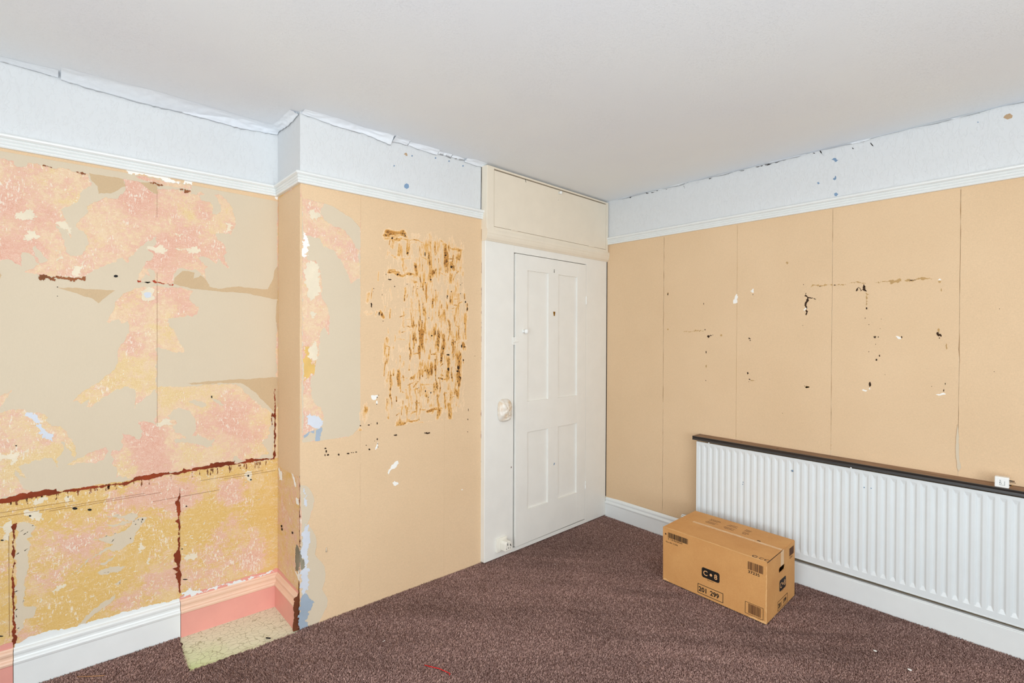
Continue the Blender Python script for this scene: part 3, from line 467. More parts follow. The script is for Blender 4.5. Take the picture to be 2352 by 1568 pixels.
[[1.7578,1.3951],[1.7572,1.393],[1.7547,1.3925],[1.7528,1.3939],[1.7529,1.396],[1.7547,1.3971],[1.7569,1.3965]],
[[1.7759,1.3827],[1.7753,1.3786],[1.773,1.3784],[1.7709,1.3811],[1.7713,1.385],[1.7727,1.3877],[1.775,1.3856]],
[[1.5299,1.3566],[1.528,1.3548],[1.5257,1.3549],[1.5237,1.3556],[1.5236,1.3575],[1.5257,1.3589],[1.5284,1.3584]],
[[1.2819,1.1006],[1.2809,1.0991],[1.2792,1.0992],[1.2781,1.1001],[1.2775,1.1016],[1.2791,1.1032],[1.2807,1.1022]],
[[1.6796,1.2736],[1.6789,1.2705],[1.6753,1.2702],[1.6721,1.2722],[1.6724,1.2755],[1.6751,1.2769],[1.6788,1.2765]],
[[1.3906,0.8743],[1.3861,0.8726],[1.377,0.8723],[1.3682,0.8754],[1.3691,0.8781],[1.3773,0.8792],[1.3879,0.8772]],
[[0.9992,0.8577],[0.998,0.8554],[0.9931,0.8551],[0.9893,0.8573],[0.9887,0.8606],[0.9933,0.8628],[0.9972,0.8616]],
[[1.002,0.8427],[0.9997,0.8368],[0.9972,0.8366],[0.9955,0.8397],[0.9947,0.8474],[0.9972,0.8501],[1.0,0.8495]],
[[1.0137,0.824],[1.0111,0.8216],[1.006,0.8204],[1.0014,0.8242],[1.0031,0.8276],[1.0061,0.8295],[1.0103,0.828]],
[[0.9951,0.8256],[0.9939,0.8197],[0.9921,0.8209],[0.9902,0.8233],[0.9909,0.8291],[0.992,0.8317],[0.9936,0.83]],
[[1.0657,0.8174],[1.0652,0.8135],[1.0604,0.8138],[1.0572,0.8168],[1.0575,0.8207],[1.0602,0.8233],[1.0641,0.8218]],
[[1.1176,0.8147],[1.1163,0.8123],[1.109,0.8128],[1.1046,0.8147],[1.1031,0.8183],[1.1092,0.8198],[1.1164,0.8177]],
[[1.1325,0.8175],[1.1313,0.8162],[1.1286,0.8158],[1.1262,0.8172],[1.1261,0.8193],[1.1284,0.8204],[1.1307,0.8194]],
[[1.1417,0.8161],[1.1406,0.8147],[1.1383,0.814],[1.1362,0.8159],[1.1358,0.8177],[1.1382,0.8185],[1.1408,0.8176]],
[[1.159,0.8161],[1.1565,0.8145],[1.1531,0.8145],[1.1501,0.8161],[1.15,0.8189],[1.1531,0.82],[1.1576,0.8189]],
[[1.2118,0.8442],[1.2111,0.8425],[1.2085,0.8428],[1.2068,0.844],[1.2063,0.846],[1.2087,0.8467],[1.2111,0.8463]],
[[1.2324,0.8195],[1.2315,0.8164],[1.2266,0.8159],[1.223,0.8193],[1.2223,0.8229],[1.2264,0.8246],[1.2308,0.8227]],
[[1.8716,0.8353],[1.8707,0.8333],[1.8678,0.8336],[1.8658,0.8347],[1.8653,0.8369],[1.8678,0.8381],[1.8711,0.837]]],"glue":[[1.3223,1.97,1.4331,1.9764,0.0134,0.75],[1.3175,1.9449,1.4383,1.9565,0.0156,0.6],[1.362,1.9284,1.3621,1.8924,0.0096,0.8],[1.3421,1.9258,1.3422,1.9034,0.0037,0.8],[1.4075,1.9206,1.4026,1.8655,0.0116,0.5],[1.4539,1.9494,1.4516,1.871,0.0095,0.85],[1.4697,1.9469,1.5446,1.9519,0.0046,0.6],[1.4749,1.9799,1.5337,1.9833,0.0092,0.2],[1.5941,1.9915,1.611,1.9509,0.0169,0.25],[1.6279,1.9578,1.6282,1.8861,0.0057,0.7],[1.6451,1.9312,1.6395,1.8921,0.0058,0.45],[1.7028,1.9479,1.7034,1.797,0.013,0.8],[1.6679,1.9678,1.697,1.9423,0.0175,0.35],[1.7146,1.9396,1.8231,1.9378,0.0098,0.45],[1.8108,1.9363,1.7988,1.8802,0.0171,0.6],[1.5889,1.8864,1.589,1.8627,0.0112,0.45],[1.7505,1.8505,1.7627,1.8073,0.0102,0.7],[1.3425,1.7602,1.3978,1.7628,0.0116,1.0],[1.3978,1.7515,1.5021,1.7557,0.0091,0.5],[1.5019,1.8162,1.5127,1.7706,0.0148,0.6],[1.4284,1.809,1.4388,1.7871,0.0167,0.45],[1.5236,1.7528,1.5565,1.6707,0.0065,0.5],[1.4598,1.7291,1.5022,1.7231,0.0138,0.3],[1.3473,1.8548,1.3824,1.8406,0.009,0.35],[1.4077,1.8433,1.5125,1.8452,0.0091,0.2],[1.6341,1.8052,1.6116,1.7745,0.0063,0.8],[1.6005,1.7592,1.6034,1.7357,0.0056,0.7],[1.7449,1.7762,1.739,1.7364,0.012,0.8],[1.7569,1.7476,1.793,1.8001,0.0036,0.6],[1.8113,1.8267,1.8237,1.7878,0.0155,0.35],[1.6917,1.796,1.6949,1.7185,0.0047,0.3],[1.4339,1.6767,1.4367,1.6127,0.0073,0.45],[1.3477,1.6709,1.3529,1.6039,0.0075,0.2],[1.3879,1.6736,1.393,1.6331,0.0061,0.25],[1.5131,1.6493,1.5025,1.6161,0.0124,0.4],[1.4812,1.6196,1.4923,1.4715,0.0133,0.28],[1.524,1.6219,1.5242,1.5657,0.0049,0.45],[1.6149,1.6314,1.6151,1.5837,0.0068,0.7],[1.6454,1.8495,1.6228,1.8137,0.0086,0.4],[1.6692,1.615,1.6693,1.5811,0.0133,0.6],[1.6578,1.571,1.658,1.5276,0.0185,0.5],[1.7393,1.6775,1.7276,1.613,0.0162,0.55],[1.7997,1.6613,1.7969,1.6014,0.0135,0.5],[1.8429,1.6638,1.843,1.6437,0.0069,0.55],[1.8556,1.6091,1.862,1.5741,0.0082,0.85],[1.7817,1.5859,1.7853,1.4568,0.0097,0.42],[1.7969,1.5865,1.8008,1.3773,0.0043,0.3],[1.8433,1.5532,1.844,1.4073,0.0163,0.45],[1.7281,1.5051,1.7282,1.461,0.0131,0.65],[1.6296,1.4835,1.6241,1.4259,0.0119,0.7],[1.5625,1.4963,1.5627,1.4349,0.0094,0.55],[1.5435,1.4536,1.541,1.3971,0.0109,0.8],[1.4977,1.4343,1.4925,1.4017,0.0118,0.65],[1.4923,1.4715,1.4977,1.425,0.008,0.4],[1.8125,1.5272,1.8066,1.4771,0.0049,0.4],[1.2767,1.7588,1.2697,1.7141,0.0039,0.4],[1.2413,1.6682,1.2367,1.598,0.0024,0.8],[1.2226,1.6321,1.218,1.5927,0.0117,0.3],[1.2042,1.5313,1.2322,1.5279,0.0108,0.22],[1.2844,1.5429,1.3039,1.517,0.0097,0.7],[1.2653,1.5422,1.2558,1.5155,0.0048,0.4],[1.3237,1.3925,1.3287,1.3486,0.0128,0.4],[1.3734,1.3924,1.4347,1.3924,0.0041,0.4],[1.541,1.3971,1.5411,1.3462,0.0142,0.6],[1.6612,1.4407,1.6472,1.3451,0.0156,0.45],[1.6873,1.4166,1.6932,1.3874,0.0175,0.4],[1.4293,1.4841,1.432,1.4291,0.0078,0.25],[1.5568,1.5764,1.5514,1.5479,0.0099,0.35],[1.6012,1.5497,1.6069,1.5165,0.014,0.35],[1.3213,1.3928,1.324,1.281,0.0143,0.5],[1.3635,1.3612,1.366,1.3476,0.006,0.35],[1.3788,1.2886,1.3839,1.2522,0.0035,0.35],[1.4977,1.4253,1.4978,1.402,0.0118,0.55],[1.5435,1.4445,1.5411,1.3503,0.0131,0.7],[1.5248,1.3552,1.5279,1.2472,0.0038,0.3],[1.6497,1.4457,1.6473,1.3107,0.0138,0.5],[1.6875,1.3489,1.6762,1.2713,0.0128,0.7],[1.5963,1.3307,1.5937,1.2831,0.0095,0.55],[1.7289,1.2846,1.7292,1.206,0.0119,0.85],[1.795,1.2979,1.7957,1.1383,0.0209,0.95],[1.7465,1.3483,1.7408,1.2941,0.0078,0.45],[1.7642,1.4173,1.7765,1.3777,0.0121,0.3],[1.7947,1.3727,1.798,1.3178,0.0092,0.5],[1.8317,1.3675,1.8442,1.3422,0.0137,0.65],[1.8351,1.282,1.8352,1.2619,0.0062,0.7],[1.8438,1.4479,1.844,1.4077,0.0094,0.3],[1.6134,1.2539,1.608,1.2015,0.0153,0.7],[1.4772,1.184,1.5911,1.2189,0.0093,0.55],[1.58,1.2169,1.5913,1.1784,0.0111,0.5],[1.7056,1.2069,1.7176,1.1574,0.0159,0.55],[1.6592,1.1702,1.7294,1.1617,0.0073,0.5],[1.3992,1.2243,1.3969,1.1561,0.0097,0.8],[1.3688,1.2346,1.3689,1.2052,0.0076,0.4],[1.4299,1.2781,1.4248,1.2508,0.0073,0.4],[1.3292,1.1824,1.3441,1.1366,0.0149,0.25],[1.7236,1.1276,1.7237,1.1031,0.0101,0.65],[1.7837,1.0992,1.7963,0.9986,0.0153,0.55],[1.6365,1.1376,1.6367,1.0846,0.0183,0.55],[1.5693,1.1178,1.5694,1.0799,0.0122,0.55],[1.5916,1.0926,1.5862,1.0405,0.0101,0.5],[1.5473,1.1334,1.6138,1.1389,0.0094,0.35],[1.4668,1.1475,1.4617,1.0876,0.0143,0.4],[1.4407,1.126,1.446,1.0749,0.0057,0.55],[1.5094,1.1169,1.5099,0.9578,0.0038,0.4],[1.5256,1.1065,1.526,0.9749,0.0092,0.28],[1.467,1.0734,1.4672,1.0131,0.0117,0.45],[1.3895,1.061,1.4099,1.0502,0.0136,0.25],[1.3491,1.1363,1.3517,1.1001,0.006,0.4],[1.3467,1.1005,1.3595,0.9776,0.0025,0.5],[1.3294,1.0703,1.3346,0.9666,0.0084,0.5],[1.3896,1.0201,1.4409,1.0293,0.0068,0.35],[1.4306,1.0026,1.4359,0.9791,0.0062,0.4],[1.3846,0.9796,1.3998,0.9918,0.0027,0.7],[1.5864,0.9834,1.6772,0.9991,0.0105,0.7],[1.6657,0.9856,1.6601,0.9377,0.0128,0.55],[1.6144,0.9663,1.6257,0.9845,0.0074,0.4],[1.7359,1.0087,1.7362,0.9298,0.0162,0.5],[1.6949,0.9292,1.695,0.895,0.0094,0.45],[1.7482,0.9237,1.7784,0.8932,0.0054,0.5],[1.3747,0.908,1.4308,0.9428,0.0145,0.75],[1.4102,0.9267,1.4155,0.8849,0.0244,0.95],[1.4516,0.9498,1.5261,0.9467,0.0083,0.65],[1.4413,0.8956,1.5155,0.8869,0.0101,0.6],[1.5154,0.9056,1.5209,0.8768,0.0054,0.5],[1.3497,0.8749,1.4519,0.8389,0.0167,0.6],[1.3498,0.8433,1.4208,0.8269,0.009,0.35],[1.4311,0.8508,1.5591,0.8533,0.0147,0.85],[1.5481,0.8679,1.6035,0.8631,0.0061,1.0],[1.6035,0.8789,1.6951,0.8803,0.0096,0.35],[1.5262,0.9232,1.6717,0.9122,0.0061,0.22],[1.1664,0.9108,1.1642,0.8637,0.0147,0.4],[1.2051,1.0627,1.2098,1.0362,0.0126,0.45],[1.196,1.0244,1.2007,0.9805,0.021,0.18],[1.2149,0.8569,1.2195,0.8432,0.0094,0.25],[1.3349,0.8498,1.3398,0.8716,0.0035,0.5],[1.027,0.8879,1.1754,0.8745,0.0214,0.55],[1.0332,0.8688,1.103,0.8529,0.0183,0.5],[1.1753,0.9252,1.1754,0.8682,0.0204,0.35],[1.0552,0.835,1.0584,0.8161,0.0064,0.4],[0.9719,0.8772,1.0023,0.8427,0.018,0.2]],"cs_tan":[[[2.8009,2.1313],[2.4786,2.1348],[2.4656,1.5602],[2.4635,0.7405],[2.4866,0.7378],[2.57,0.7334],[2.6707,0.7305],[2.8054,0.7358],[2.8065,1.3477]]],"cs_red":[[[2.4865,0.7128],[2.4634,0.7095],[2.4747,0.6281],[2.4803,0.5434],[2.4686,0.4946],[2.4799,0.4018],[2.4916,0.4149],[2.486,0.521],[2.4921,0.603],[2.4806,0.6683]]],"cs_white":[[[2.8054,0.7152],[2.7502,0.708],[2.7434,0.6689],[2.7844,0.6624]],
[[2.6071,0.7366],[2.57,0.7227],[2.5456,0.6789],[2.5699,0.6906]],
[[2.5395,0.6294],[2.5097,0.628],[2.5038,0.6043],[2.5394,0.6018]],
[[2.5567,0.2669],[2.5206,0.2624],[2.4738,0.2913],[2.4508,0.262],[2.4853,0.2372],[2.5206,0.2477]]],"cs_hole":[[[2.7668,0.4329],[2.7429,0.4372],[2.7463,0.425],[2.7633,0.4225]],
[[2.7599,0.4189],[2.7362,0.4233],[2.7395,0.4112],[2.7565,0.4086]],
[[2.6033,0.4457],[2.5816,0.4497],[2.5847,0.4381],[2.6001,0.4358]],
[[2.4953,0.7423],[2.475,0.7444],[2.4779,0.7334],[2.4924,0.7324]]],"cs_plaster":[[[2.5389,0.4005],[2.521,0.4017],[2.4973,0.3817],[2.474,0.362],[2.4624,0.3077],[2.5088,0.2792],[2.5446,0.2711],[2.5507,0.3116],[2.5508,0.3436]]],"rw_chip":[[[1.4774,1.6955],[1.4717,1.6895],[1.4698,1.6383],[1.4819,1.6332],[1.4963,1.6325],[1.4985,1.6433],[1.4894,1.6677]],
[[1.3914,1.7076],[1.3758,1.7205],[1.369,1.72],[1.3674,1.6971],[1.381,1.6951]],
[[1.0845,1.5778],[1.0699,1.5998],[1.0669,1.5836],[1.0785,1.5711]],
[[0.6464,1.4251],[0.6315,1.4234],[0.6222,1.4177],[0.6244,1.4102],[0.6337,1.4102]],
[[0.7922,1.1323],[0.7847,1.1401],[0.777,1.1365],[0.7669,1.1355],[0.7719,1.1279],[0.7846,1.1299]],
[[0.7615,1.1466],[0.7555,1.1501],[0.7545,1.1412],[0.7594,1.1349]],
[[0.4781,1.703],[0.4718,1.7096],[0.4654,1.7019],[0.4717,1.6997]],
[[0.482,1.1378],[0.4461,1.1447],[0.4439,1.1411],[0.4586,1.1371]]],"rw_dot":[[[1.6522,1.4241],[1.657,1.4192],[1.6657,1.4139],[1.6714,1.4204],[1.6706,1.4279],[1.6649,1.433],[1.6558,1.4291]],
[[1.6382,1.4293],[1.6412,1.4276],[1.6491,1.4271],[1.655,1.428],[1.6554,1.4302],[1.6492,1.4325],[1.6435,1.4318]],
[[1.6295,1.4322],[1.6301,1.4305],[1.6329,1.4303],[1.6344,1.4314],[1.6354,1.4329],[1.633,1.4345],[1.6303,1.4335]],
[[1.3848,1.4083],[1.3887,1.4054],[1.394,1.4053],[1.3978,1.4066],[1.399,1.4097],[1.3938,1.4128],[1.3893,1.4108]],
[[1.3854,1.3979],[1.387,1.3951],[1.3897,1.395],[1.3927,1.3964],[1.3929,1.3995],[1.3901,1.4008],[1.3871,1.4004]],
[[1.3919,1.4132],[1.3922,1.4114],[1.397,1.4116],[1.3995,1.4122],[1.4012,1.4139],[1.3971,1.4148],[1.3925,1.4143]],
[[1.3967,1.1919],[1.3975,1.1883],[1.4025,1.1843],[1.4057,1.1888],[1.4068,1.1935],[1.4022,1.1995],[1.3977,1.1966]],
[[1.3858,1.1542],[1.3878,1.1504],[1.3918,1.151],[1.3938,1.1523],[1.396,1.1548],[1.3916,1.1584],[1.3879,1.1568]],
[[1.3937,1.1398],[1.3938,1.1383],[1.3958,1.1378],[1.3972,1.1387],[1.3966,1.1403],[1.3958,1.1416],[1.3941,1.1409]],
[[1.6749,1.3179],[1.6753,1.3128],[1.6787,1.3079],[1.6811,1.3151],[1.681,1.3213],[1.6786,1.3261],[1.6761,1.3252]],
[[1.0723,1.1355],[1.0727,1.1338],[1.0758,1.1338],[1.0778,1.1342],[1.0773,1.1358],[1.0757,1.1367],[1.073,1.1369]],
[[1.6769,1.1282],[1.6787,1.1257],[1.6808,1.125],[1.6823,1.1267],[1.6827,1.1289],[1.681,1.13],[1.6787,1.1305]],
[[1.0834,1.725],[1.084,1.723],[1.0862,1.7226],[1.0873,1.7243],[1.0871,1.7263],[1.0862,1.7276],[1.0842,1.7265]],
[[1.1935,0.9635],[1.1935,0.9624],[1.1952,0.9611],[1.1964,0.9625],[1.1965,0.9638],[1.1952,0.9648],[1.1938,0.9646]],
[[1.684,1.468],[1.684,1.4646],[1.6875,1.4634],[1.6895,1.4663],[1.69,1.4695],[1.6874,1.4719],[1.6849,1.4703]],
[[1.9643,1.7212],[1.9651,1.7164],[1.968,1.7124],[1.9704,1.7178],[1.9698,1.7263],[1.968,1.7286],[1.9651,1.7271]],
[[1.3721,1.6835],[1.3728,1.68],[1.3744,1.6805],[1.3758,1.6817],[1.3757,1.6857],[1.3747,1.6877],[1.3731,1.6866]],
[[1.085,1.4873],[1.0856,1.4857],[1.0871,1.4855],[1.0883,1.4866],[1.0885,1.4881],[1.0872,1.489],[1.0855,1.489]],
[[1.6956,1.6417],[1.6958,1.6369],[1.698,1.6342],[1.6996,1.6393],[1.6993,1.6448],[1.698,1.6482],[1.6964,1.646]],
[[0.7712,1.575],[0.7719,1.5687],[0.7749,1.5664],[0.7781,1.5726],[0.7779,1.5781],[0.7747,1.5805],[0.7715,1.5794]],
[[0.7827,1.683],[0.783,1.6729],[0.7891,1.6688],[0.7928,1.679],[0.7938,1.6898],[0.7892,1.6952],[0.785,1.6913]],
[[0.777,1.6707],[0.7795,1.6664],[0.782,1.6659],[0.7846,1.6686],[0.7855,1.6732],[0.7822,1.6765],[0.7793,1.6753]],
[[0.4649,1.4318],[0.468,1.4282],[0.4755,1.425],[0.4795,1.429],[0.4818,1.4345],[0.4752,1.4389],[0.4682,1.4366]],
[[0.4684,1.4165],[0.4693,1.4138],[0.4712,1.4135],[0.4726,1.4148],[0.4723,1.418],[0.4712,1.4194],[0.4688,1.4187]],
[[0.4731,1.44],[0.4748,1.4351],[0.4792,1.4352],[0.4831,1.438],[0.4811,1.442],[0.4794,1.4454],[0.4747,1.4453]],
[[0.4617,1.429],[0.4629,1.4224],[0.4659,1.424],[0.4685,1.426],[0.4679,1.4317],[0.4661,1.4366],[0.4638,1.4353]],
[[0.7243,1.2997],[0.725,1.2956],[0.729,1.2941],[0.7315,1.2972],[0.7318,1.3026],[0.7288,1.3063],[0.7255,1.3045]],
[[0.712,1.3218],[0.7125,1.3165],[0.7144,1.3165],[0.7169,1.3192],[0.717,1.3243],[0.7146,1.3289],[0.7125,1.3277]],
[[0.7518,1.1681],[0.7529,1.1582],[0.7564,1.1548],[0.7597,1.163],[0.7599,1.1743],[0.7566,1.1816],[0.7536,1.1797]],
[[0.7294,1.4232],[0.731,1.4214],[0.7372,1.4211],[0.7432,1.4224],[0.7419,1.424],[0.7375,1.4255],[0.7311,1.4249]],
[[0.7309,1.4173],[0.7329,1.4155],[0.7375,1.4155],[0.7404,1.4165],[0.7416,1.4181],[0.7374,1.4198],[0.732,1.4194]],
[[0.7192,1.4209],[0.7201,1.4175],[0.7214,1.4163],[0.7225,1.4192],[0.7231,1.4221],[0.7217,1.4249],[0.7203,1.4245]],
[[0.6177,1.4205],[0.619,1.4155],[0.6214,1.4167],[0.6228,1.4182],[0.6233,1.4227],[0.6216,1.4252],[0.619,1.4237]],
[[0.7608,1.3424],[0.7616,1.3407],[0.7629,1.3397],[0.7643,1.3413],[0.7646,1.3431],[0.763,1.3444],[0.7616,1.3436]],
[[0.497,1.1758],[0.4971,1.1743],[0.4985,1.1744],[0.4996,1.1747],[0.4994,1.1761],[0.4986,1.1773],[0.4972,1.1769]],
[[0.271,1.2611],[0.2717,1.2597],[0.2728,1.2594],[0.2738,1.2602],[0.2739,1.2616],[0.2728,1.2625],[0.2716,1.2628]],
[[0.2557,1.5508],[0.2561,1.5498],[0.2573,1.5494],[0.2581,1.55],[0.2582,1.552],[0.2573,1.5529],[0.256,1.5523]],
[[0.9206,1.7098],[0.9226,1.7082],[0.9269,1.7081],[0.9294,1.7096],[0.9293,1.7113],[0.9269,1.713],[0.9225,1.712]],
[[0.9936,1.707],[0.9934,1.7059],[0.9995,1.7057],[1.0031,1.7069],[1.0032,1.7084],[0.9998,1.7091],[0.9954,1.7087]],
[[0.7783,1.5216],[0.7793,1.52],[0.7806,1.5184],[0.7819,1.5208],[0.7822,1.5231],[0.7805,1.5246],[0.7792,1.5242]],
[[0.7618,1.4874],[0.7619,1.4852],[0.7636,1.4852],[0.7653,1.4863],[0.7645,1.4884],[0.7636,1.4891],[0.7621,1.4893]],
[[0.7071,1.5157],[0.7075,1.5143],[0.7086,1.5142],[0.7095,1.5153],[0.7094,1.5164],[0.7085,1.5173],[0.7075,1.5166]],
[[0.7314,1.382],[0.7318,1.3798],[0.7328,1.3792],[0.7336,1.3809],[0.734,1.383],[0.7329,1.3844],[0.7317,1.384]],
[[0.4447,1.1927],[0.4454,1.1882],[0.4468,1.1889],[0.4475,1.19],[0.4479,1.1941],[0.4468,1.1963],[0.4454,1.1974]],
[[0.4493,1.1597],[0.4501,1.1539],[0.4521,1.1534],[0.4537,1.1557],[0.4541,1.1615],[0.4521,1.1663],[0.4499,1.1661]],
[[0.6884,1.2234],[0.689,1.2221],[0.6902,1.2217],[0.6914,1.2224],[0.6911,1.224],[0.6903,1.2249],[0.6893,1.2244]],
[[0.7115,1.466],[0.712,1.4647],[0.713,1.4642],[0.7139,1.4653],[0.7137,1.4669],[0.7131,1.4676],[0.7117,1.4673]],
[[0.5661,1.7084],[0.5768,1.7078],[0.5873,1.7077],[0.5984,1.71],[0.598,1.7118],[0.5862,1.7125],[0.5767,1.7105]],
[[1.0738,1.6775],[1.0785,1.6604],[1.0649,1.6473],[1.0439,1.6414],[1.0207,1.6342],[1.02,1.6375],[1.043,1.6456],[1.0629,1.6522],[1.073,1.6623],[1.072,1.677]],
[[1.0638,1.6481],[1.0706,1.627],[1.0767,1.6006],[1.0728,1.5741],[1.0735,1.5474],[1.068,1.5468],[1.0656,1.5741],[1.0679,1.5994],[1.0604,1.6238],[1.0605,1.6473]],
[[0.8242,1.6703],[0.8136,1.6876],[0.8022,1.6675],[0.7876,1.6766],[0.7883,1.6781],[0.8011,1.6711],[0.8136,1.6923],[0.8253,1.6712]],
[[0.7892,1.704],[0.7872,1.6879],[0.7776,1.6641],[0.7749,1.6652],[0.7808,1.6901],[0.7872,1.7046]]],"rw_tan":[[[1.1684,1.8599],[1.171,1.8549],[1.178,1.8528],[1.1822,1.859],[1.1833,1.8638],[1.178,1.8687],[1.1718,1.866]],
[[1.5692,1.4307],[1.5715,1.424],[1.5776,1.4239],[1.5828,1.4271],[1.5831,1.4332],[1.577,1.4371],[1.5718,1.4367]],
[[1.9616,1.729],[1.9626,1.7251],[1.9691,1.7233],[1.9735,1.7279],[1.9724,1.7315],[1.9686,1.7343],[1.9629,1.7335]],
[[1.9607,1.4727],[1.9614,1.4677],[1.967,1.4672],[1.9716,1.4693],[1.9704,1.4754],[1.9669,1.4785],[1.9614,1.4768]],
[[1.6726,1.2251],[1.6735,1.2171],[1.6782,1.214],[1.6824,1.2202],[1.6815,1.2295],[1.6785,1.2316],[1.6744,1.2324]],
[[1.0476,1.1322],[1.0547,1.1273],[1.0634,1.1238],[1.0718,1.1274],[1.0692,1.1334],[1.0631,1.1382],[1.0528,1.1352]],
[[1.3596,1.149],[1.3632,1.1469],[1.3756,1.1448],[1.3876,1.1454],[1.3837,1.1486],[1.3772,1.1508],[1.3649,1.1505]],
[[0.4665,1.6928],[0.4677,1.6888],[0.4731,1.6874],[0.4772,1.6912],[0.4778,1.6957],[0.4729,1.6992],[0.4675,1.6966]],
[[0.463,1.6527],[0.4637,1.6454],[0.4656,1.6447],[0.4674,1.6501],[0.4668,1.6562],[0.4656,1.6605],[0.4635,1.658]],
[[0.5913,1.7082],[0.5967,1.7058],[0.6031,1.704],[0.6102,1.7077],[0.6098,1.7113],[0.6034,1.7132],[0.5943,1.7128]],
[[1.0495,1.1297],[1.0535,1.1263],[1.0629,1.1247],[1.0702,1.1252],[1.0728,1.1305],[1.0636,1.1342],[1.0536,1.1344]],
[[0.4708,1.4537],[0.4716,1.4471],[0.4746,1.4454],[0.4768,1.4491],[0.4783,1.4575],[0.475,1.4633],[0.4713,1.4626]],
[[0.4419,1.3775],[0.4424,1.3608],[0.4442,1.3624],[0.4454,1.3703],[0.4453,1.3835],[0.4443,1.3939],[0.443,1.3893]]],"rw_tear":[[[1.0461,1.7067],[1.0384,1.7122],[1.0154,1.7123],[0.9924,1.7075],[0.9697,1.7107],[0.9368,1.7101],[0.9042,1.7096],[0.8721,1.7091],[0.8723,1.7133],[0.9044,1.7151],[0.937,1.717],[0.9706,1.7188],[0.9927,1.7127],[1.0152,1.7188],[1.0404,1.7199],[1.0477,1.7085]],
[[0.8564,1.7152],[0.8302,1.7126],[0.8046,1.7123],[0.7792,1.7069],[0.779,1.7087],[0.8045,1.7167],[0.8304,1.718],[0.8564,1.7169]],
[[0.7798,1.6587],[0.7781,1.6344],[0.7764,1.6112],[0.7769,1.5874],[0.7744,1.5869],[0.7702,1.6106],[0.7709,1.6351],[0.7776,1.659]],
[[0.7353,1.7098],[0.6857,1.7083],[0.6245,1.7056],[0.6245,1.707],[0.6858,1.7116],[0.7353,1.7108]],
[[0.6108,1.71],[0.5877,1.704],[0.5672,1.7079],[0.5475,1.714],[0.5214,1.7097],[0.5018,1.7064],[0.5016,1.7089],[0.5211,1.7155],[0.5478,1.7178],[0.5681,1.7126],[0.588,1.7097],[0.6107,1.7118]],
[[1.8491,1.4542],[1.7745,1.4557],[1.6945,1.4606],[1.6946,1.462],[1.7747,1.4591],[1.8491,1.4553]]],"rw_fz_splash_blue":[[[0.947,2.4141],[0.9364,2.4194],[0.9249,2.4165],[0.9213,2.4055],[0.9125,2.4033],[0.9229,2.395],[0.9336,2.4057]],
[[0.9399,2.3028],[0.9328,2.3082],[0.9267,2.3199],[0.9222,2.3028],[0.9309,2.2948]],
[[1.0195,2.2994],[1.0122,2.3039],[1.0048,2.2961],[1.0121,2.2896]],
[[0.9339,2.2192],[0.9216,2.2247],[0.9127,2.2138],[0.9214,2.2036],[0.9303,2.2084]],
[[0.3408,2.4351],[0.3376,2.4375],[0.3351,2.4325],[0.3382,2.4301]]],"rw_fz_splash_tan":[[[0.2511,2.4279],[0.2411,2.4395],[0.2293,2.4406],[0.2204,2.4279],[0.2232,2.4174],[0.2367,2.4151]]],"rw_crack":[[[1.5739,2.5079],[1.5594,2.4986],[1.5331,2.4749],[1.5331,2.4703],[1.5497,2.4788],[1.5654,2.4965]],
[[2.1592,2.4836],[2.1285,2.4733],[2.1376,2.4699],[2.153,2.4757]],
[[2.0729,2.4878],[2.0536,2.472],[2.0624,2.4726]],
[[1.8497,2.4651],[1.8414,2.4459],[1.8455,2.4468]],
[[1.009,2.4842],[0.997,2.4707],[0.9859,2.4454],[0.9951,2.458]],
[[1.0414,2.4774],[1.0302,2.4714],[1.0376,2.4713]],
[[0.765,2.4586],[0.7569,2.4467],[0.7487,2.4301],[0.7568,2.44]],
[[0.8476,2.4553],[0.8408,2.4436],[0.8458,2.446]],
[[1.6696,2.4736],[1.6421,2.4733],[1.6632,2.4674]],
[[1.4656,2.475],[1.4315,2.4736],[1.4541,2.4699]],
[[1.3648,2.4754],[1.3161,2.4733],[1.3539,2.4705]],
[[1.3108,2.4753],[1.2633,2.4722],[1.3001,2.4705]],
[[1.253,2.474],[1.217,2.4735],[1.2457,2.47]],
[[1.2068,2.4753],[1.1866,2.4723],[1.1987,2.4711]],
[[2.2984,2.4732],[2.2789,2.4747],[2.2886,2.4685]],
[[2.1103,2.4735],[2.0803,2.4711],[2.0982,2.467]],
[[1.9923,2.4706],[1.978,2.4701],[1.9865,2.4668]],
[[0.4671,2.4831],[0.4589,2.4762],[0.4636,2.4759]],
[[0.3392,2.4795],[0.3298,2.4747],[0.3361,2.4751]]],"ch_crack":[[[0.8296,2.4911],[0.8402,2.4934],[0.8551,2.4892],[0.8487,2.4864],[0.836,2.486]],
[[0.868,2.4904],[0.8744,2.4897],[0.884,2.4789],[0.8744,2.4836]],
[[1.3392,2.512],[1.3431,2.5105],[1.342,2.5003],[1.3464,2.498],[1.3393,2.4832],[1.3333,2.4821],[1.3409,2.4966],[1.3376,2.5026]],
[[1.4045,2.4919],[1.409,2.4936],[1.4136,2.4857],[1.4079,2.4862]],
[[1.573,2.5009],[1.5767,2.5008],[1.5755,2.4895],[1.5804,2.4818],[1.5718,2.4818],[1.5706,2.492]],
[[1.6586,2.4971],[1.665,2.4906],[1.6619,2.484],[1.6568,2.4886]],
[[2.0221,2.4982],[2.0506,2.5001],[2.0902,2.4975],[2.0902,2.4928],[2.0431,2.4909]]],"fz_edge":[[[1.9661,2.4791],[1.9734,2.4796],[1.9696,2.3627],[1.9674,2.1964],[1.9631,2.1956],[1.9652,2.3618]]],"bx":[[[0.035,0.281],[0.1626,0.2838],[0.1625,0.2552],[0.0347,0.2513]],
[[0.0334,0.2476],[0.1625,0.253],[0.1625,0.2424],[0.0333,0.2388]],
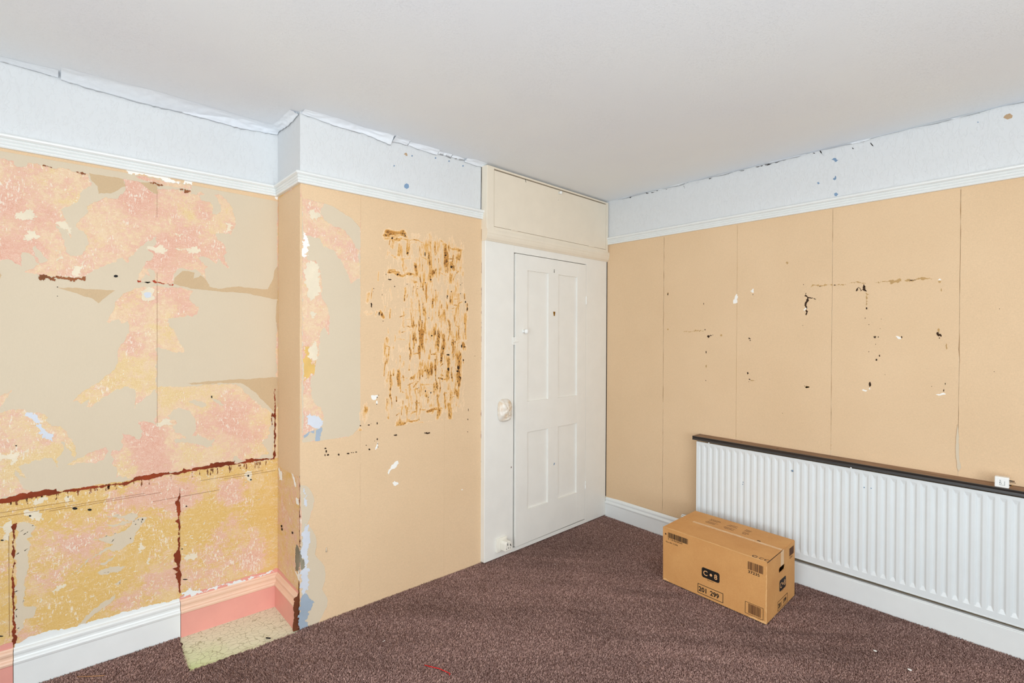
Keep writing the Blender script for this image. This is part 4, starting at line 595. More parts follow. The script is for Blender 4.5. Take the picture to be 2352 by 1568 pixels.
[[0.0203,0.2303],[0.1175,0.2342],[0.1175,0.2234],[0.0202,0.2203]],
[[0.246,0.1582],[0.3476,0.1609],[0.3478,0.1096],[0.246,0.1065]],
[[0.2224,0.0625],[0.3688,0.0632],[0.3691,0.0125],[0.2223,0.0134]],
[[0.279,0.1032],[0.3149,0.1058],[0.3149,0.0996],[0.279,0.0977]],
[[0.4978,0.2778],[0.5749,0.2796],[0.5754,0.2397],[0.4982,0.2369]],
[[0.4983,0.2345],[0.577,0.2358],[0.5772,0.221],[0.4984,0.2172]],
[[0.4849,0.0704],[0.5776,0.0748],[0.5769,0.0163],[0.4864,0.0119]],
[[0.5031,0.0671],[0.5672,0.0697],[0.5679,0.0214],[0.5036,0.0163]],
[[0.0181,0.266],[0.0323,0.2692],[0.0323,0.267],[0.018,0.2638]]],"bs":[[[0.1699,0.2256],[0.2567,0.2211],[0.2524,0.1947],[0.1705,0.1967]],
[[0.1759,0.157],[0.2716,0.1529],[0.2677,0.0962],[0.1771,0.1017]],
[[0.1519,0.0547],[0.299,0.0545],[0.2967,0.0081],[0.153,0.007]],
[[0.3226,0.281],[0.3967,0.2817],[0.3918,0.2386],[0.3229,0.2406]],
[[0.1865,0.2897],[0.2417,0.2847],[0.2427,0.2222],[0.1924,0.2249]]],"bt":[[[0.509,0.02],[0.5094,0.0311],[0.5244,0.0438],[0.5327,0.0379],[0.5381,0.0234],[0.5296,0.0058],[0.5156,0.0067]],
[[0.5496,0.0165],[0.5602,0.0448],[0.5692,0.0196],[0.5548,0.0022]],
[[0.5728,0.0137],[0.5824,0.0488],[0.586,0.0094],[0.5789,0.0008]],
[[0.1174,0.3455],[0.2207,0.3303],[0.2324,0.2397],[0.1652,0.2497]],
[[0.2285,0.3397],[0.3041,0.3438],[0.3157,0.2444],[0.2675,0.2555]],
[[0.3432,0.3415],[0.3894,0.3648],[0.3951,0.2717],[0.3716,0.2494]],
[[-0.0142,0.2377],[0.3636,0.2351]],
[[0.3225,0.2144],[0.5819,0.217]]],"fl":[[[0.4244,2.7565],[0.4152,2.4862],[0.8453,2.4777],[0.8627,2.4815]],
[[1.1712,1.86],[1.1858,1.8318],[1.2043,1.8003],[1.2151,1.7645],[1.2208,1.7411],[1.2134,1.7367]],
[[0.0641,2.7379],[0.1082,2.7026],[0.1486,2.6741]],
[[2.7352,0.6081],[2.688,0.4745],[3.1949,0.4641],[2.3294,2.6444],[2.2969,2.1593],[1.1194,2.1298],[1.1271,2.1319],[2.0509,2.5164],[3.0745,2.259],[3.0766,2.1466],[2.9499,2.0015],[2.9375,1.7816]],
[[0.7316,2.5265],[0.7323,2.5029]]],"ra":[[[1.1055,0.6509],[0.8115,0.7346],[1.386,0.5257],[1.3886,0.5117],[0.7558,0.6333],[0.7252,0.6355]]],"blob":[[0,-0.135,1.975,0.05,0.6],[0,0.046,1.974,0.039,0.7],[0,0.131,1.859,0.059,0.4],[0,0.474,1.98,0.039,0.8],[0,0.574,1.953,0.057,0.6],[0,-0.007,2.088,0.04,0.5],[0,0.25,1.567,0.063,0.5],[0,0.362,1.433,0.085,0.6],[0,0.25,1.277,0.096,0.7],[0,0.144,1.187,0.075,0.95],[0,0.313,1.196,0.049,0.6],[0,0.413,1.15,0.088,0.7],[0,0.555,1.14,0.114,0.7],[0,0.812,0.987,0.086,0.8],[0,0.791,0.832,0.086,0.7],[0,0.482,0.814,0.11,0.6],[0,0.249,0.812,0.08,0.8],[0,0.004,1.07,0.048,0.9],[0,0.044,0.956,0.049,0.9],[0,-0.087,1.079,0.065,0.5],[0,-0.088,0.913,0.065,0.9],[0,-0.138,0.861,0.062,0.7],[0,0.017,0.888,0.055,0.8],[0,0.413,1.525,0.07,0.4],[1,-0.135,1.924,0.062,0.7],[1,-0.034,1.888,0.053,0.6],[1,-0.135,1.718,0.062,0.95],[1,-0.086,1.776,0.051,0.6],[1,0.266,2.052,0.08,0.7],[1,0.314,2.003,0.082,0.6],[1,0.363,1.772,0.085,0.7],[1,0.448,1.843,0.089,0.5],[1,0.537,2.021,0.056,0.6],[1,0.297,0.961,0.074,0.9],[1,0.313,0.88,0.066,0.8],[1,0.592,1.01,0.097,0.6],[1,0.729,0.929,0.104,0.5],[1,0.337,0.837,0.05,1],[1,0.297,1.55,0.065,0.6],[1,0.297,1.354,0.065,0.6],[1,0.448,1.577,0.071,0.7],[1,0.28,0.61,0.048,0.3],[1,0.362,0.692,0.12,1.1],[1,0.464,0.651,0.072,0.9],[1,0.249,0.695,0.064,0.8],[1,0.65,0.635,0.084,1.0],[1,0.669,0.5,0.07,0.8],[1,0.611,0.449,0.078,0.6],[1,0.555,0.294,0.154,0.5],[1,0.003,0.602,0.097,0.7],[1,0.128,0.439,0.074,0.9],[1,0.085,0.525,0.058,0.6],[1,0.071,0.345,0.043,0.6],[1,-0.037,0.398,0.06,0.8],[1,0.173,0.578,0.061,0.6],[1,0.225,0.236,0.044,0.9],[1,0.32,0.303,0.083,0.6],[1,-0.064,0.194,0.066,0.7],[1,-0.114,0.222,0.038,0.6],[1,-0.163,0.506,0.037,0.5],[1,0.77,0.297,0.085,0.6],[1,0.172,0.236,0.038,0.6],[1,0.412,0.295,0.052,0.9],[0,0.099,0.298,0.118,1.0],[0,-0.011,0.227,0.068,0.9],[0,0.143,0.359,0.075,0.9],[0,0.709,0.535,0.082,0.7],[0,0.555,0.548,0.095,0.7],[0,0.833,0.484,0.054,0.9],[0,0.296,0.587,0.099,0.6],[0,0.03,0.704,0.143,0.7],[0,0.328,0.48,0.084,0.7],[0,0.555,0.421,0.115,0.6],[0,-0.145,0.329,0.025,0.9]]}
# ------------------------------------------------------------------ materials
def paper(name, rgb, var=.05, k=1.0, fibre=.16):
    m = NT(name, .8, .15); c = C(*rgb, k)
    w = m.noise(2.2, 4); fine = m.noise(420, 2, .5, 0, m.co((.25, .25, 1.6))); fine2 = m.noise(420, 2, .5, 0, m.co((1.6, 1.6, .25)))
    base = m.ramp(w, [(.3, tuple(x*(1-var*(1, 1.25, 1.6)[i]) for i, x in enumerate(c[:3]))+(1,)), (.7, c)])
    f = m.math('ADD', fine, fine2); f = m.math('MULTIPLY', f, .5)
    m.color(m.mix(1.0, base, m.ramp(f, [(.3, 1-fibre), (.7, 1.0+0.0)]), 'MULTIPLY'))
    m.bump(f, .12, .0008); return m.m
TAN = paper('tan_lining_paper', (235, 204, 166), .05)
TAN2 = paper('tan_paper_remnant', (212, 184, 147), .04)
CREAM = paper('cream_backing_paper', (217, 201, 176), .03, 1.0, .05)
def white_wall(name, rgb, scale=1):
    m = NT(name, .75, .2); m.color(C(*rgb))
    st_ = m.noise(55*scale, 3, .6, 1.2, m.co((1, 1, .45), (.3, .5, .6)))
    m.bump(m.math('ADD', m.ramp(st_, [(.52, 0), (.6, 1)]), m.math('MULTIPLY', m.noise(8, 4), .8)), .4, .0022); return m.m
FRIEZE = white_wall('painted_frieze', (217, 219, 220))
CEIL = NT('ceiling_paper', .85, .15)
CEIL.color(CEIL.ramp(CEIL.noise(1.2, 4), [(.3, C(236, 241, 248)), (.7, C(241, 246, 252))]))
_s = CEIL.noise(38, 3, .6, 2.5, CEIL.co((1, 1.6, 1))); _k = CEIL.ramp(CEIL.noise(3, 4), [(.35, 0.1), (.7, 1)])
CEIL.bump(CEIL.math('ADD', CEIL.math('MULTIPLY', CEIL.ramp(_s, [(.55, 0), (.60, 1), (.66, 0)]), _k), CEIL.math('MULTIPLY', CEIL.noise(160, 3), .2)), .30, .003)
CEIL = CEIL.m
WOODW = flat('white_gloss_paint', (234, 236, 234), .32, 1, .05, 40, .03, .5)
CUPW = flat('cream_white_cupboard_paint', (237, 235, 228), .32, 1, .05, 30, .03, .5)
CUPU = flat('yellowed_cream_paint', (234, 223, 204), .45, 1, .05, 30, .04, .4)
RADW = flat('radiator_enamel', (226, 230, 230), .35, 1, .03, 60, .02, .5)
PINKP = flat('pink_gloss_paint', (232, 162, 148), .4, 1, .08, 50, .06, .4)
PEACH = flat('peach_paint_moulding', (240, 202, 176), .45, 1, .08, 50, .06, .4)
DARK = flat('dark_gap', (40, 34, 32), .9)
SOOT = flat('dark_scuff', (66, 44, 28), .9, 1, 0, 0, .4)
RED = flat('old_red_paint', (150, 62, 28), .8, 1, .5, 250, .45)
RUST = flat('rust_brown_scrape', (150, 92, 58), .85, 1, .3, 200, .45)
ORED = flat('orange_red_paint', (186, 74, 46), .8, 1, .3, 200, .3)
WHITE = flat('white_plaster_scrap', (246, 243, 236), .85, 1, .3, 120, .03)
PALE = flat('pale_plaster', (236, 222, 196), .85, 1, .5, 150, .1)
BLUEG = flat('blue_grey_paint', (166, 180, 194), .8, 1, .3, 120, .15)
PBLUE = flat('pale_blue_paint', (214, 218, 226), .8, 1, .3, 120, .08)
SPLASH = flat('blue_paint_splash', (132, 160, 190), .7, 1, 0, 0, .25)
STAN = flat('tan_paint_chip', (190, 160, 126), .8, 1, 0, 0, .1)
TEAR = flat('light_paper_tear', (198, 160, 108), .9, 1, .2, 200, .2)
BROWNL = flat('brown_paper_edge', (160, 122, 78), .9, 1, 0, 0, .4)
OCH = flat('ochre_distemper', (226, 186, 112), .85, 1, .3, 120, .15)
GREYP = flat('broken_grey_plaster', (150, 142, 122), .95, 1, 1, 90, .5)
WOODB = flat('bare_brown_wood', (122, 66, 38), .8, 1, .4, 60, .3)

def mottled(name, dado):
    m = NT(name, .85, .15)
    a = m.sep(m.attr('tint'))
    d_ = lambda n: m.math('SUBTRACT', n, .5)
    add = lambda *q: q[0] if len(q) == 1 else m.math('ADD', q[0], add(*q[1:]))
    k_ = lambda n, f: m.math('MULTIPLY', d_(n), f)
    mid = m.noise(9, 6, .6, .5); mid2 = m.noise(13, 6, .6, .6, m.co((1, 1, 1.2), (1, 2, .5)))
    med = m.noise(45, 6, .65, 1.0); med2 = m.noise(60, 6, .65, 1.0, m.co((1, 1, 1), (2, .5, 1)))
    scr = m.noise(80, 5, .65, .8, m.co((.3, .3, 1.8), (0, .32, 0))); scr2 = m.noise(110, 5, .65, .6, m.co((1.6, 1.6, .45), (0, -.5, .3)))
    fine = m.noise(330, 3, .65, .8); fine2 = m.noise(210, 4, .7, 1.5, m.co((1, 1, 1), (.7, .2, 1)))
    pk = add(m.math('MULTIPLY', a[1], .85), k_(mid, 2.4), k_(med, 2.2), k_(fine, 1.5), k_(scr, 1.0))
    ye = add(m.math('MULTIPLY', a[0], .8), k_(mid2, 2.6), k_(med2, 2.0), k_(scr2, 1.5), k_(fine2, 1.0))
    base = m.ramp(add(m.math('MULTIPLY', med2, .5), m.math('MULTIPLY', fine, .5)), [(.40, C(230, 195, 160)), (.60, C(240, 216, 183))])
    if dado: base = m.ramp(add(m.math('MULTIPLY', med2, .5), m.math('MULTIPLY', fine2, .5)), [(.40, C(226, 190, 136)), (.60, C(239, 212, 170))])
    c = m.mix(m.ramp(ye, [(.25, 0), (.75, .9)]), base, m.ramp(fine2, [(.36, C(221, 176, 98) if dado else C(224, 190, 130)), (.62, C(232, 196, 124) if dado else C(238, 213, 166))]))
    c = m.mix(m.ramp(pk, [(.3, 0), (.8, .92)]), c, m.ramp(add(m.math('MULTIPLY', fine, .6), m.math('MULTIPLY', med, .4)), [(.38, C(222, 160, 138)), (.60, C(236, 195, 175))]))
    c = m.mix(m.ramp(add(m.math('MULTIPLY', scr, .55), m.math('MULTIPLY', fine2, .45)), [(.545, 0), (.63, .7)]), c, C(244, 226, 198))
    c = m.mix(m.ramp(m.math('MULTIPLY', add(mid, med2), scr2), [(.60, 0), (.70, .8)]), c, C(244, 234, 218))
    c = m.mix(m.ramp(m.noise(70, 6, .7, 1.6, m.co((.6, 1, 1.3), (2, 1, 3))), [(.29, .75), (.36, 0)]), c, C(196, 138, 96))
    m.color(c); m.bump(add(fine, med), .6, .003); return m.m
MOTT = mottled('stripped_distemper', False); MOTD = mottled('stripped_dado', True)

VINYL = NT('crackled_vinyl', .45, .4)
_v = VINYL.n('ShaderNodeTexVoronoi', feature='DISTANCE_TO_EDGE'); _v.inputs['Scale'].default_value = 40
_d = VINYL.n('ShaderNodeMix', data_type='RGBA', blend_type='ADD'); _d.inputs[0].default_value = .055
_nn = VINYL.n('ShaderNodeTexNoise'); _nn.inputs['Scale'].default_value = 14; VINYL.l(VINYL.co(), _nn.inputs['Vector'])
VINYL.l(VINYL.co((.85, 1, 1)), _d.inputs[6]); VINYL.l(_nn.outputs['Color'], _d.inputs[7]); VINYL.l(_d.outputs[2], _v.inputs['Vector'])
_g = VINYL.n('ShaderNodeSeparateXYZ'); VINYL.l(VINYL.co(), _g.inputs[0])
_gr = VINYL.math('ADD', VINYL.math('SUBTRACT', 3.05, _g.outputs['X']), VINYL.math('MULTIPLY', _g.outputs['Y'], -1.0))
_gr = VINYL.math('ADD', _gr, VINYL.math('MULTIPLY', VINYL.noise(9, 4), .35))
_vc = VINYL.ramp(_gr, [(.0, C(230, 231, 204)), (.2, C(219, 230, 188)), (.45, C(194, 224, 146))])
VINYL.color(VINYL.mix(VINYL.ramp(_v.outputs['Distance'], [(.0, .85), (.02, .45), (.045, 0)]), _vc, C(150, 152, 108)))
VINYL.bump(VINYL.ramp(_v.outputs['Distance'], [(0, 0), (.06, 1)]), .2, .002); VINYL = VINYL.m

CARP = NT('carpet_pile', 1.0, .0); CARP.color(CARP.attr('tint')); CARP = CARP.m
CARPB = flat('carpet_backing', (88, 66, 60), 1.0, 1, .8, 160, .2, .0)

CARD = NT('corrugated_cardboard', .75, .2)
_w = CARD.noise(1.2, 2, .5, 0, CARD.co((1, 1, 60))); _n = CARD.noise(7, 6, .65)
CARD.color(CARD.mix(.25, CARD.ramp(_n, [(.3, C(203, 146, 88)), (.7, C(216, 162, 102))]), CARD.ramp(CARD.noise(240, 3), [(.3, C(190, 132, 76)), (.7, C(224, 172, 112))])))
CARD.bump(CARD.math('ADD', _n, CARD.math('MULTIPLY', CARD.noise(200, 2), .3)), .12, .002); CARD = CARD.m
CARDE = flat('cardboard_fold', (232, 184, 126), .8, 1, .2, 150, .1)
CARDI = flat('cardboard_inside', (120, 82, 48), .9)
TAPE = NT('clear_tape', .3, .4); TAPE.color(C(222, 182, 134)); TAPE = TAPE.m
INK = flat('black_print', (30, 26, 24), .6)
INKB = flat('brown_print', (92, 58, 36), .7)
PRNT = flat('unprinted_lettering', (224, 170, 116), .7)
SHTOP = NT('worn_brown_shelf_top', .5, .3); SHTOP.color(SHTOP.ramp(SHTOP.noise(9, 6, .6, .5, SHTOP.co((3, .5, 3))), [(.3, C(110, 82, 62)), (.7, C(160, 124, 96))])); SHTOP = SHTOP.m
SHEDGE = flat('black_shelf_edge', (52, 48, 46), .35, 1, .05, 60, .1, .5)
PLAS = flat('white_plastic', (240, 240, 236), .3, 1, 0, 0, 0, .5)
PLAC = flat('cream_plastic', (238, 234, 222), .35, 1, 0, 0, 0, .5)
BLACK = flat('black_slot', (22, 20, 20), .7)
GREYPL = flat('grey_plastic', (150, 152, 152), .5)
BRASS = NT('brass', .35, .5); BRASS.color(C(168, 128, 60)); BRASS.b.inputs['Metallic'].default_value = .9; BRASS = BRASS.m
STEEL = NT('steel', .35, .5); STEEL.color(C(190, 188, 184)); STEEL.b.inputs['Metallic'].default_value = .8; STEEL = STEEL.m
REDTH = flat('red_thread', (214, 34, 36), .7)
STRAW = flat('straw_splinter', (190, 140, 96), .8)

# ------------------------------------------------------------------ room shell
XL, YB, ZC = -1.5, -1.7, 2.48
fl = box('floor', (XL, YB, -.05), (3.26, 2.84, 0.0), VINYL); setp(fl, 'structure')
ce = box('ceiling', (XL, YB, ZC), (3.26, 2.84, ZC+.06), CEIL); setp(ce, 'structure')

# left: alcove wall, chimney breast, (cupboard in the far alcove), right: radiator wall
def tint_grid(us, vs_, dado_z=None):
    U, V = np.meshgrid(us, vs_, indexing='ij'); t = np.zeros(U.shape+(4,)); t[..., 3] = 1
    t[..., 0] = .14; t[..., 1] = .56
    if dado_z is not None:
        d = V < dado_z; t[..., 0][d] = .8; t[..., 1][d] = .12
    for k, u, v, r, w in D['blob']:
        g = w*np.exp(-((U-u)**2+(V-v)**2)/(r*r)*1.1)
        t[..., 0] += g*(1 if k == 0 else -.35); t[..., 1] += g*(1 if k == 1 else -.55)
    return t
DZ = .772
us = np.arange(XL, .8721, .011); us[-1] = .872; vz = np.concatenate([np.arange(0, DZ, .011), [DZ], np.arange(DZ+.006, 2.16, .011), [2.16]])
wl = grid('wall_left', 'AL', us, vz, lambda u, v: 0.0, MOTT, None, False, origin=(0, 2.82, 0))
col_attr(wl, tint_grid(us, vz, DZ)); wl.data.materials.append(MOTD); setp(wl, 'structure')
_nv = len(vz)-1
mi = np.array([1 if (i % _nv) < np.searchsorted(vz, DZ-1e-6) else 0 for i in range(len(wl.data.polygons))], np.int32)
wl.data.polygons.foreach_set('material_index', mi)
box('backing', (XL, 2.8225, 0), (.872, 2.86, ZC), PALE, wl)
box('frieze', (XL, 2.8185, 2.15), (.872, 2.824, ZC), FRIEZE, wl)

# chimney breast: one body with a front and a return side
us2 = np.arange(.872, 1.9781, .0115); us2[-1] = 1.978; vz2 = np.arange(0, 2.17, .0115)
wf = grid('wall_front', 'CH', us2, vz2, lambda u, v: 0.0, MOTT, None, False, origin=(.872, 2.492, 0))
t = np.zeros((len(us2), len(vz2), 4)); t[..., 0] = .18; t[..., 1] = .62; t[..., 3] = 1; col_attr(wf, t); setp(wf, 'structure')
us3 = np.linspace(2.492, 2.82, 30); vz3 = np.arange(0, 2.17, .0115)
rs = grid('return_side', 'CS', us3, vz3, lambda u, v: 0.0, MOTD, wf, False)
t = np.zeros((len(us3), len(vz3), 4)); t[..., 0] = .5; t[..., 1] = .55; t[..., 3] = 1; col_attr(rs, t)
box('backing', (.874, 2.4945, 0), (1.99, 2.86, ZC), PALE, wf)
box('frieze', (.8705, 2.4905, 2.15), (1.978, 2.53, ZC), FRIEZE, wf)
box('frieze', (.8705, 2.53, 2.15), (.9, 2.82, ZC), FRIEZE, wf)

wr = box('wall_right', (3.2465, YB, 0), (3.30, 2.84, ZC), PALE); setp(wr, 'structure')
box('frieze', (3.2450, YB, 2.15), (3.2475, 2.54, ZC), FRIEZE, wr)
# plain walls behind the camera with the two windows the daylight comes through
def holed_wall(name, pl, outer, hole):
    o = sheet(name, pl, [outer, hole], .04, FRIEZE, None); setp(o, 'structure'); return o
holed_wall('wall_back', lambda u, v, h: (u, YB-.04+h, v), rect(XL, 0, 3.26, ZC), rect(-1.15, .45, 1.35, 2.15))
holed_wall('wall_side', lambda u, v, h: (XL-.04+h, u, v), rect(YB, 0, 2.84, ZC), rect(-1.35, .45, .95, 2.15))
for k, (P, a, b) in enumerate(((lambda u, v, h: (u, YB-.04+h, v), -1.15, 1.35), (lambda u, v, h: (XL-.04+h, u, v), -1.35, .95))):
    m_ = (a+b)/2
    w_ = sheet('window_%d' % (k+1), P, [rect(a, .45, b, 2.15), rect(a+.05, .50, m_-.02, 1.28), rect(m_+.02, .50, b-.05, 1.28), rect(a+.05, 1.32, m_-.02, 2.10), rect(m_+.02, 1.32, b-.05, 2.10)], .035, WOODW, None)
    setp(w_, 'structure')

# picture rails
RAIL = [(0, 2.140), (.014, 2.140), (.017, 2.145), (.0165, 2.149), (.0125, 2.1505), (.0165, 2.153), (.019, 2.157), (.018, 2.161), (.0135, 2.1635), (.018, 2.166), (.021, 2.170), (.020, 2.1735), (.0165, 2.1755),
        (.022, 2.178), (.028, 2.183), (.029, 2.188), (.026, 2.193), (.018, 2.1965), (0, 2.198)]
t1 = sweep('trim_1', RAIL, [(XL, 2.82), (.872, 2.82), (.872, 2.492), (1.972, 2.492)], WOODW, side=1); setp(t1, 'structure')
t2 = sweep('trim_2', RAIL, [(3.2465, 2.50), (3.2465, YB)], WOODW, side=1); setp(t2, 'structure')

# baseboards
SK = [(.0, 0), (.020, 0), (.020, .108), (.022, .112), (.024, .120), (.021, .126), (.014, .129), (.012, .134), (.0125, .142), (.017, .150), (.018, .157), (.014, .163), (.006, .167), (.004, .171), (0, .172)]
SK2 = [(d if d < .03 else d, z) for d, z in SK]
bl = sweep('baseboard_left', SK, [(-.125, 2.82), (.4335, 2.82)], WOODW); setp(bl, 'structure')
def pink_board(path):
    a = sweep('painted_board', SK[:4]+[(0, .112)], path, PINKP, bl)
    sweep('moulding', [(0, .112)]+SK[3:], path, PEACH, a); return a
pink_board([(XL, 2.82), (-.127, 2.82)]); pink_board([(.4355, 2.82), (.872, 2.82), (.872, 2.508)])
sheet('split_end', lambda u, v, h: (u, 2.508-h, v), [jag([(.846, .0), (.872, .0), (.872, .178), (.866, .165), (.848, .155), (.85, .13), (.846, .11)], .15, .008, 4)], .006, WOODB, bl)
SKR = [(.0, 0), (.016, 0), (.016, .104), (.019, .108), (.020, .116), (.016, .121), (.011, .124), (.010, .130), (.013, .138), (.012, .146), (.006, .154), (0, .158)]
PR = [(3.251, 2.503), (3.219, 1.76), (3.216, 1.70)]
br = sweep('baseboard_right', SKR, PR, WOODW); setp(br, 'structure')
SKF = [(.0, 0), (.016, 0), (.016, .116), (.013, .118), (.013, .121), (.0155, .123), (.0145, .128), (.0, .129)]
sweep('flat_board', SKF, [(3.216, 1.698), (3.190, 1.08), (3.180, .16), (3.180, YB)], WOODW, br)
box('board_packing', (3.19, YB, 0.0), (3.247, 1.70, .126), PALE, br)
box('board_packing', (3.2415, 1.70, 0.0), (3.247, 2.49, .150), WOODW, br)

# ------------------------------------------------------------------ papers on the alcove wall
def loops(k): return D.get(k, [])
full = [(XL, .7745), (.30, .7745), (.47, .7735), (.853, .7735), (.853, 1.02), (.869, 1.17), (.8705, 2.142), (XL, 2.142)]
sheet('backing_paper', 'AL', [full]+loops('al_holes'), .0007, CREAM, wl, 0, .13, .006, 3)
for i, L in enumerate(loops('al_islands')): sheet('backing_paper', 'AL', [L], .0007, CREAM, wl, 0, .14, .005, 20+i)
for i, L in enumerate(loops('al_tan')): sheet('remnant_and_rail_shade', 'AL', [L], .0006, TAN2, wl, .0007, .06, .008, 40+i)
sheet('remnant_and_rail_shade', 'AL', [[(XL, 2.142), (.87, 2.142), (.87, 2.117), (.6, 2.122), (.4, 2.128), (XL, 2.128)]], .0005, TAN, wl, .0008, .02, .02, 9)  # tan strip paints in the shading below the picture rail
for i, L in enumerate(loops('al_dado_cream')): sheet('backing_paper', 'AL', [L], .0007, CREAM, wl, 0, .15, .005, 60+i)
for i, L in enumerate(loops('al_white')): sheet('white_scrap', 'AL', [L], .0008, PALE if i == 3 else WHITE, wl, .0006, .22, .003, 80+i)
for i, L in enumerate(loops('al_blue')): sheet('blue_scrap', 'AL', [L], .0004, PBLUE, wl, .0014, .15, .004, 90+i)
for i, L in enumerate(loops('al_scrap')): sheet('pale_scrap', 'AL', [L], .0008, PALE, wl, .0002, .3, .003, 100+i)
for i, L in enumerate(loops('al_scrap2')): sheet('blue_scrap', 'AL', [L], .0004, PBLUE, wl, .0002, .25, .004, 130+i)
for i, L in enumerate(loops('al_red')): sheet('red_paint_line', 'AL', [L], .0006, RED, wl, .0009, .10, .0025, 140+i)
for i, L in enumerate(loops('al_redv')): sheet('red_paint_line', 'AL', [L], .0006, RED, wl, .0009, .10, .0025, 150+i)
for i, L in enumerate(loops('al_redo')): sheet('red_paint_mark', 'AL', [L], .0005, ORED, wl, .0009, .2, .003, 160+i)
for i, L in enumerate(loops('al_rust')): sheet('brown_scrape', 'AL', [L], .0005, RUST, wl, .0014, .25, .003, 170+i)
for i, L in enumerate(loops('al_band')): sheet('white_paint_band', 'AL', [L], .0006, WOODW, wl, .0004, .12, .004, 180+i)
for i, L in enumerate(loops('al_band2')): sheet('white_paint_band', 'AL', [L], .0006, WOODW, wl, .0016, .25, .004, 185+i)
sheet('pink_paint_band', 'AL', [[(.4345, .165), (.872, .165), (.872, .190), (.70, .190), (.55, .186), (.4345, .188)]], .0006, PINKP, wl, .0006, .06, .006, 7)
sheet('pink_paint_band', 'AL', [[(XL, .165), (-.127, .165), (-.127, .195), (-.2, .195), (XL, .19)]], .0006, PINKP, wl, .0006, .06, .006, 8)
for L in loops('al_hole'): sheet('screw_hole', 'AL', [L], .0004, BLACK, wl, .0022)
# thin dirt drips under the red line, pencil lines, fine paper joints
rnd = random.Random(4)
dr = []
for i in range(64):
    u = rnd.choice([rnd.uniform(-.16, .25), rnd.uniform(.1, .84)]); z = .766; ln = rnd.uniform(.008, .034); w = rnd.uniform(.0018, .0042)
    dr.append([(u, z), (u+w, z), (u+w*.8+rnd.uniform(-.002, .003), z-ln), (u+rnd.uniform(-.002, .002), z-ln)])
join_sheets('paint_drip', 'AL', dr, .0004, RUST, wl, .0006, .1, .004, 'stuff')
ln = [[(a, z), (b, z+.001), (b, z+.0022), (a, z+.0012)] for a, b, z in ((-.2, .06, .715), (-.2, .3, .698), (-.02, .36, .69), (.33, .60, .655), (.52, .80, .716), (.62, .86, .706))]
ln += [[(.4345, .20), (.4355, .20), (.4355, .70), (.4345, .70)], [(-.138, .22), (-.137, .22), (-.137, .62), (-.138, .62)], [(.3466, 1.0), (.3474, 1.0), (.3474, 1.70), (.3466, 1.70)], [(.3466, 1.95), (.3472, 1.95), (.3472, 2.1), (.3466, 2.1)]]
join_sheets('scribed_line', 'AL', ln, .0003, RUST, wl, .0008, 0, .01, 'stuff')
# loose fibres and flakes left on the stripped plaster
fb = []
for i in range(420):
    u = rnd.uniform(-.17, .855); z = rnd.uniform(.2, .755); a = rnd.gauss(.35, .7); l_ = rnd.uniform(.004, .02); w = rnd.uniform(.0006, .0028)
    c_, s_ = math.cos(a), math.sin(a)
    fb.append([(u, z), (u+c_*l_*.5-s_*w, z+s_*l_*.5+c_*w), (u+c_*l_, z+s_*l_), (u+c_*l_*.5+s_*w*.4, z+s_*l_*.5-c_*w*.4)])
join_sheets('paper_fibre', 'AL', fb, .0007, PALE, wl, 0, .2, .003, 'stuff')

# ------------------------------------------------------------------ papers on the chimney breast
sheet('backing_paper', 'CH', [loops('ch_cream')[0]]+loops('ch_holes'), .0007, CREAM, wf, 0, .10, .006, 3)
def cut(pts): return pts
# first tan length is torn away in its middle: an upper and a lower piece
cr = loops('ch_cream')[0]
top = cr[0:9]            # arch from the corner to the joint at u = 1.177
sheet('wallpaper_length', 'CH', [[(.8722, 2.142)]+[(max(p[0], .8722), p[1]) for p in top]+[(1.1768, 2.142)]], .0010, TAN, wf, .0002, .02, .01, 2)
bot = cr[13:19]                          # corner notch, then the torn lower edge back to the breast corner
low = loops('ch_low')[0]
sheet('wallpaper_length', 'CH', [[(1.1768, .0), (1.1768, .952)]+bot+[(.8722, .903), (.8722, .70)]+low[0:28]+[(.962, .0)]], .0010, TAN, wf, .0002, .02, .008, 5)
sheet('corner_strip', 'CH', [[(.8722, .904), (.8795, .904), (.8800, 1.4), (.8790, 1.8), (.8800, 2.072), (.8722, 2.074)]], .0010, TAN, wf, .0003, .04, .01, 8)
sheet('torn_paper', 'CH', [[(.8722, .73)]+[(max(p[0], .8722), max(p[1], .001)) for p in low]], .0006, CREAM, wf, 0, .05, .008, 6)
sheet('wallpaper_length', 'CH', [rect(1.1772, 0, 1.6990, 2.142)], .0010, TAN, wf, .0002)
sheet('wallpaper_length', 'CH', [rect(1.6994, 0, 1.9775, 2.142)], .0010, TAN, wf, .0002)
for i, L in enumerate(loops('ch_white')): sheet('white_scrap', 'CH', [L], .0007, WHITE if i == 0 else PALE, wf, .0003, .3, .003, 200+i)
for i, L in enumerate(loops('ch_yellow')): sheet('ochre_scrap', 'CH', [L], .0004, OCH, wf, .0002, .35, .003, 210+i)
for i, L in enumerate(loops('ch_blue')): sheet('blue_scrap', 'CH', [L], .0006, PBLUE, wf, .0006, .2, .004, 215+i)
for i, L in enumerate(loops('ch_blue2')): sheet('blue_scrap', 'CH', [L], .0005, BLUEG, wf, .0010, .1, .005, 220+i)
for i, L in enumerate(loops('ch_lowwhite')): sheet('white_scrap', 'CH', [[(max(a, .8722), b) for a, b in L]], .0010, PBLUE, wf, .0008, .25, .004, 230+i)
for i, L in enumerate(loops('ch_lowblue')): sheet('blue_scrap', 'CH', [[(max(a, .8722), max(b, .001)) for a, b in L]], .0008, BLUEG, wf, .0012, .2, .004, 240+i)
for i, L in enumerate(loops('ch_plaster')): sheet('broken_plaster', 'CH', [[(max(a, .8722), b) for a, b in L]], .0012, GREYP, wf, .0016, .2, .004, 245)
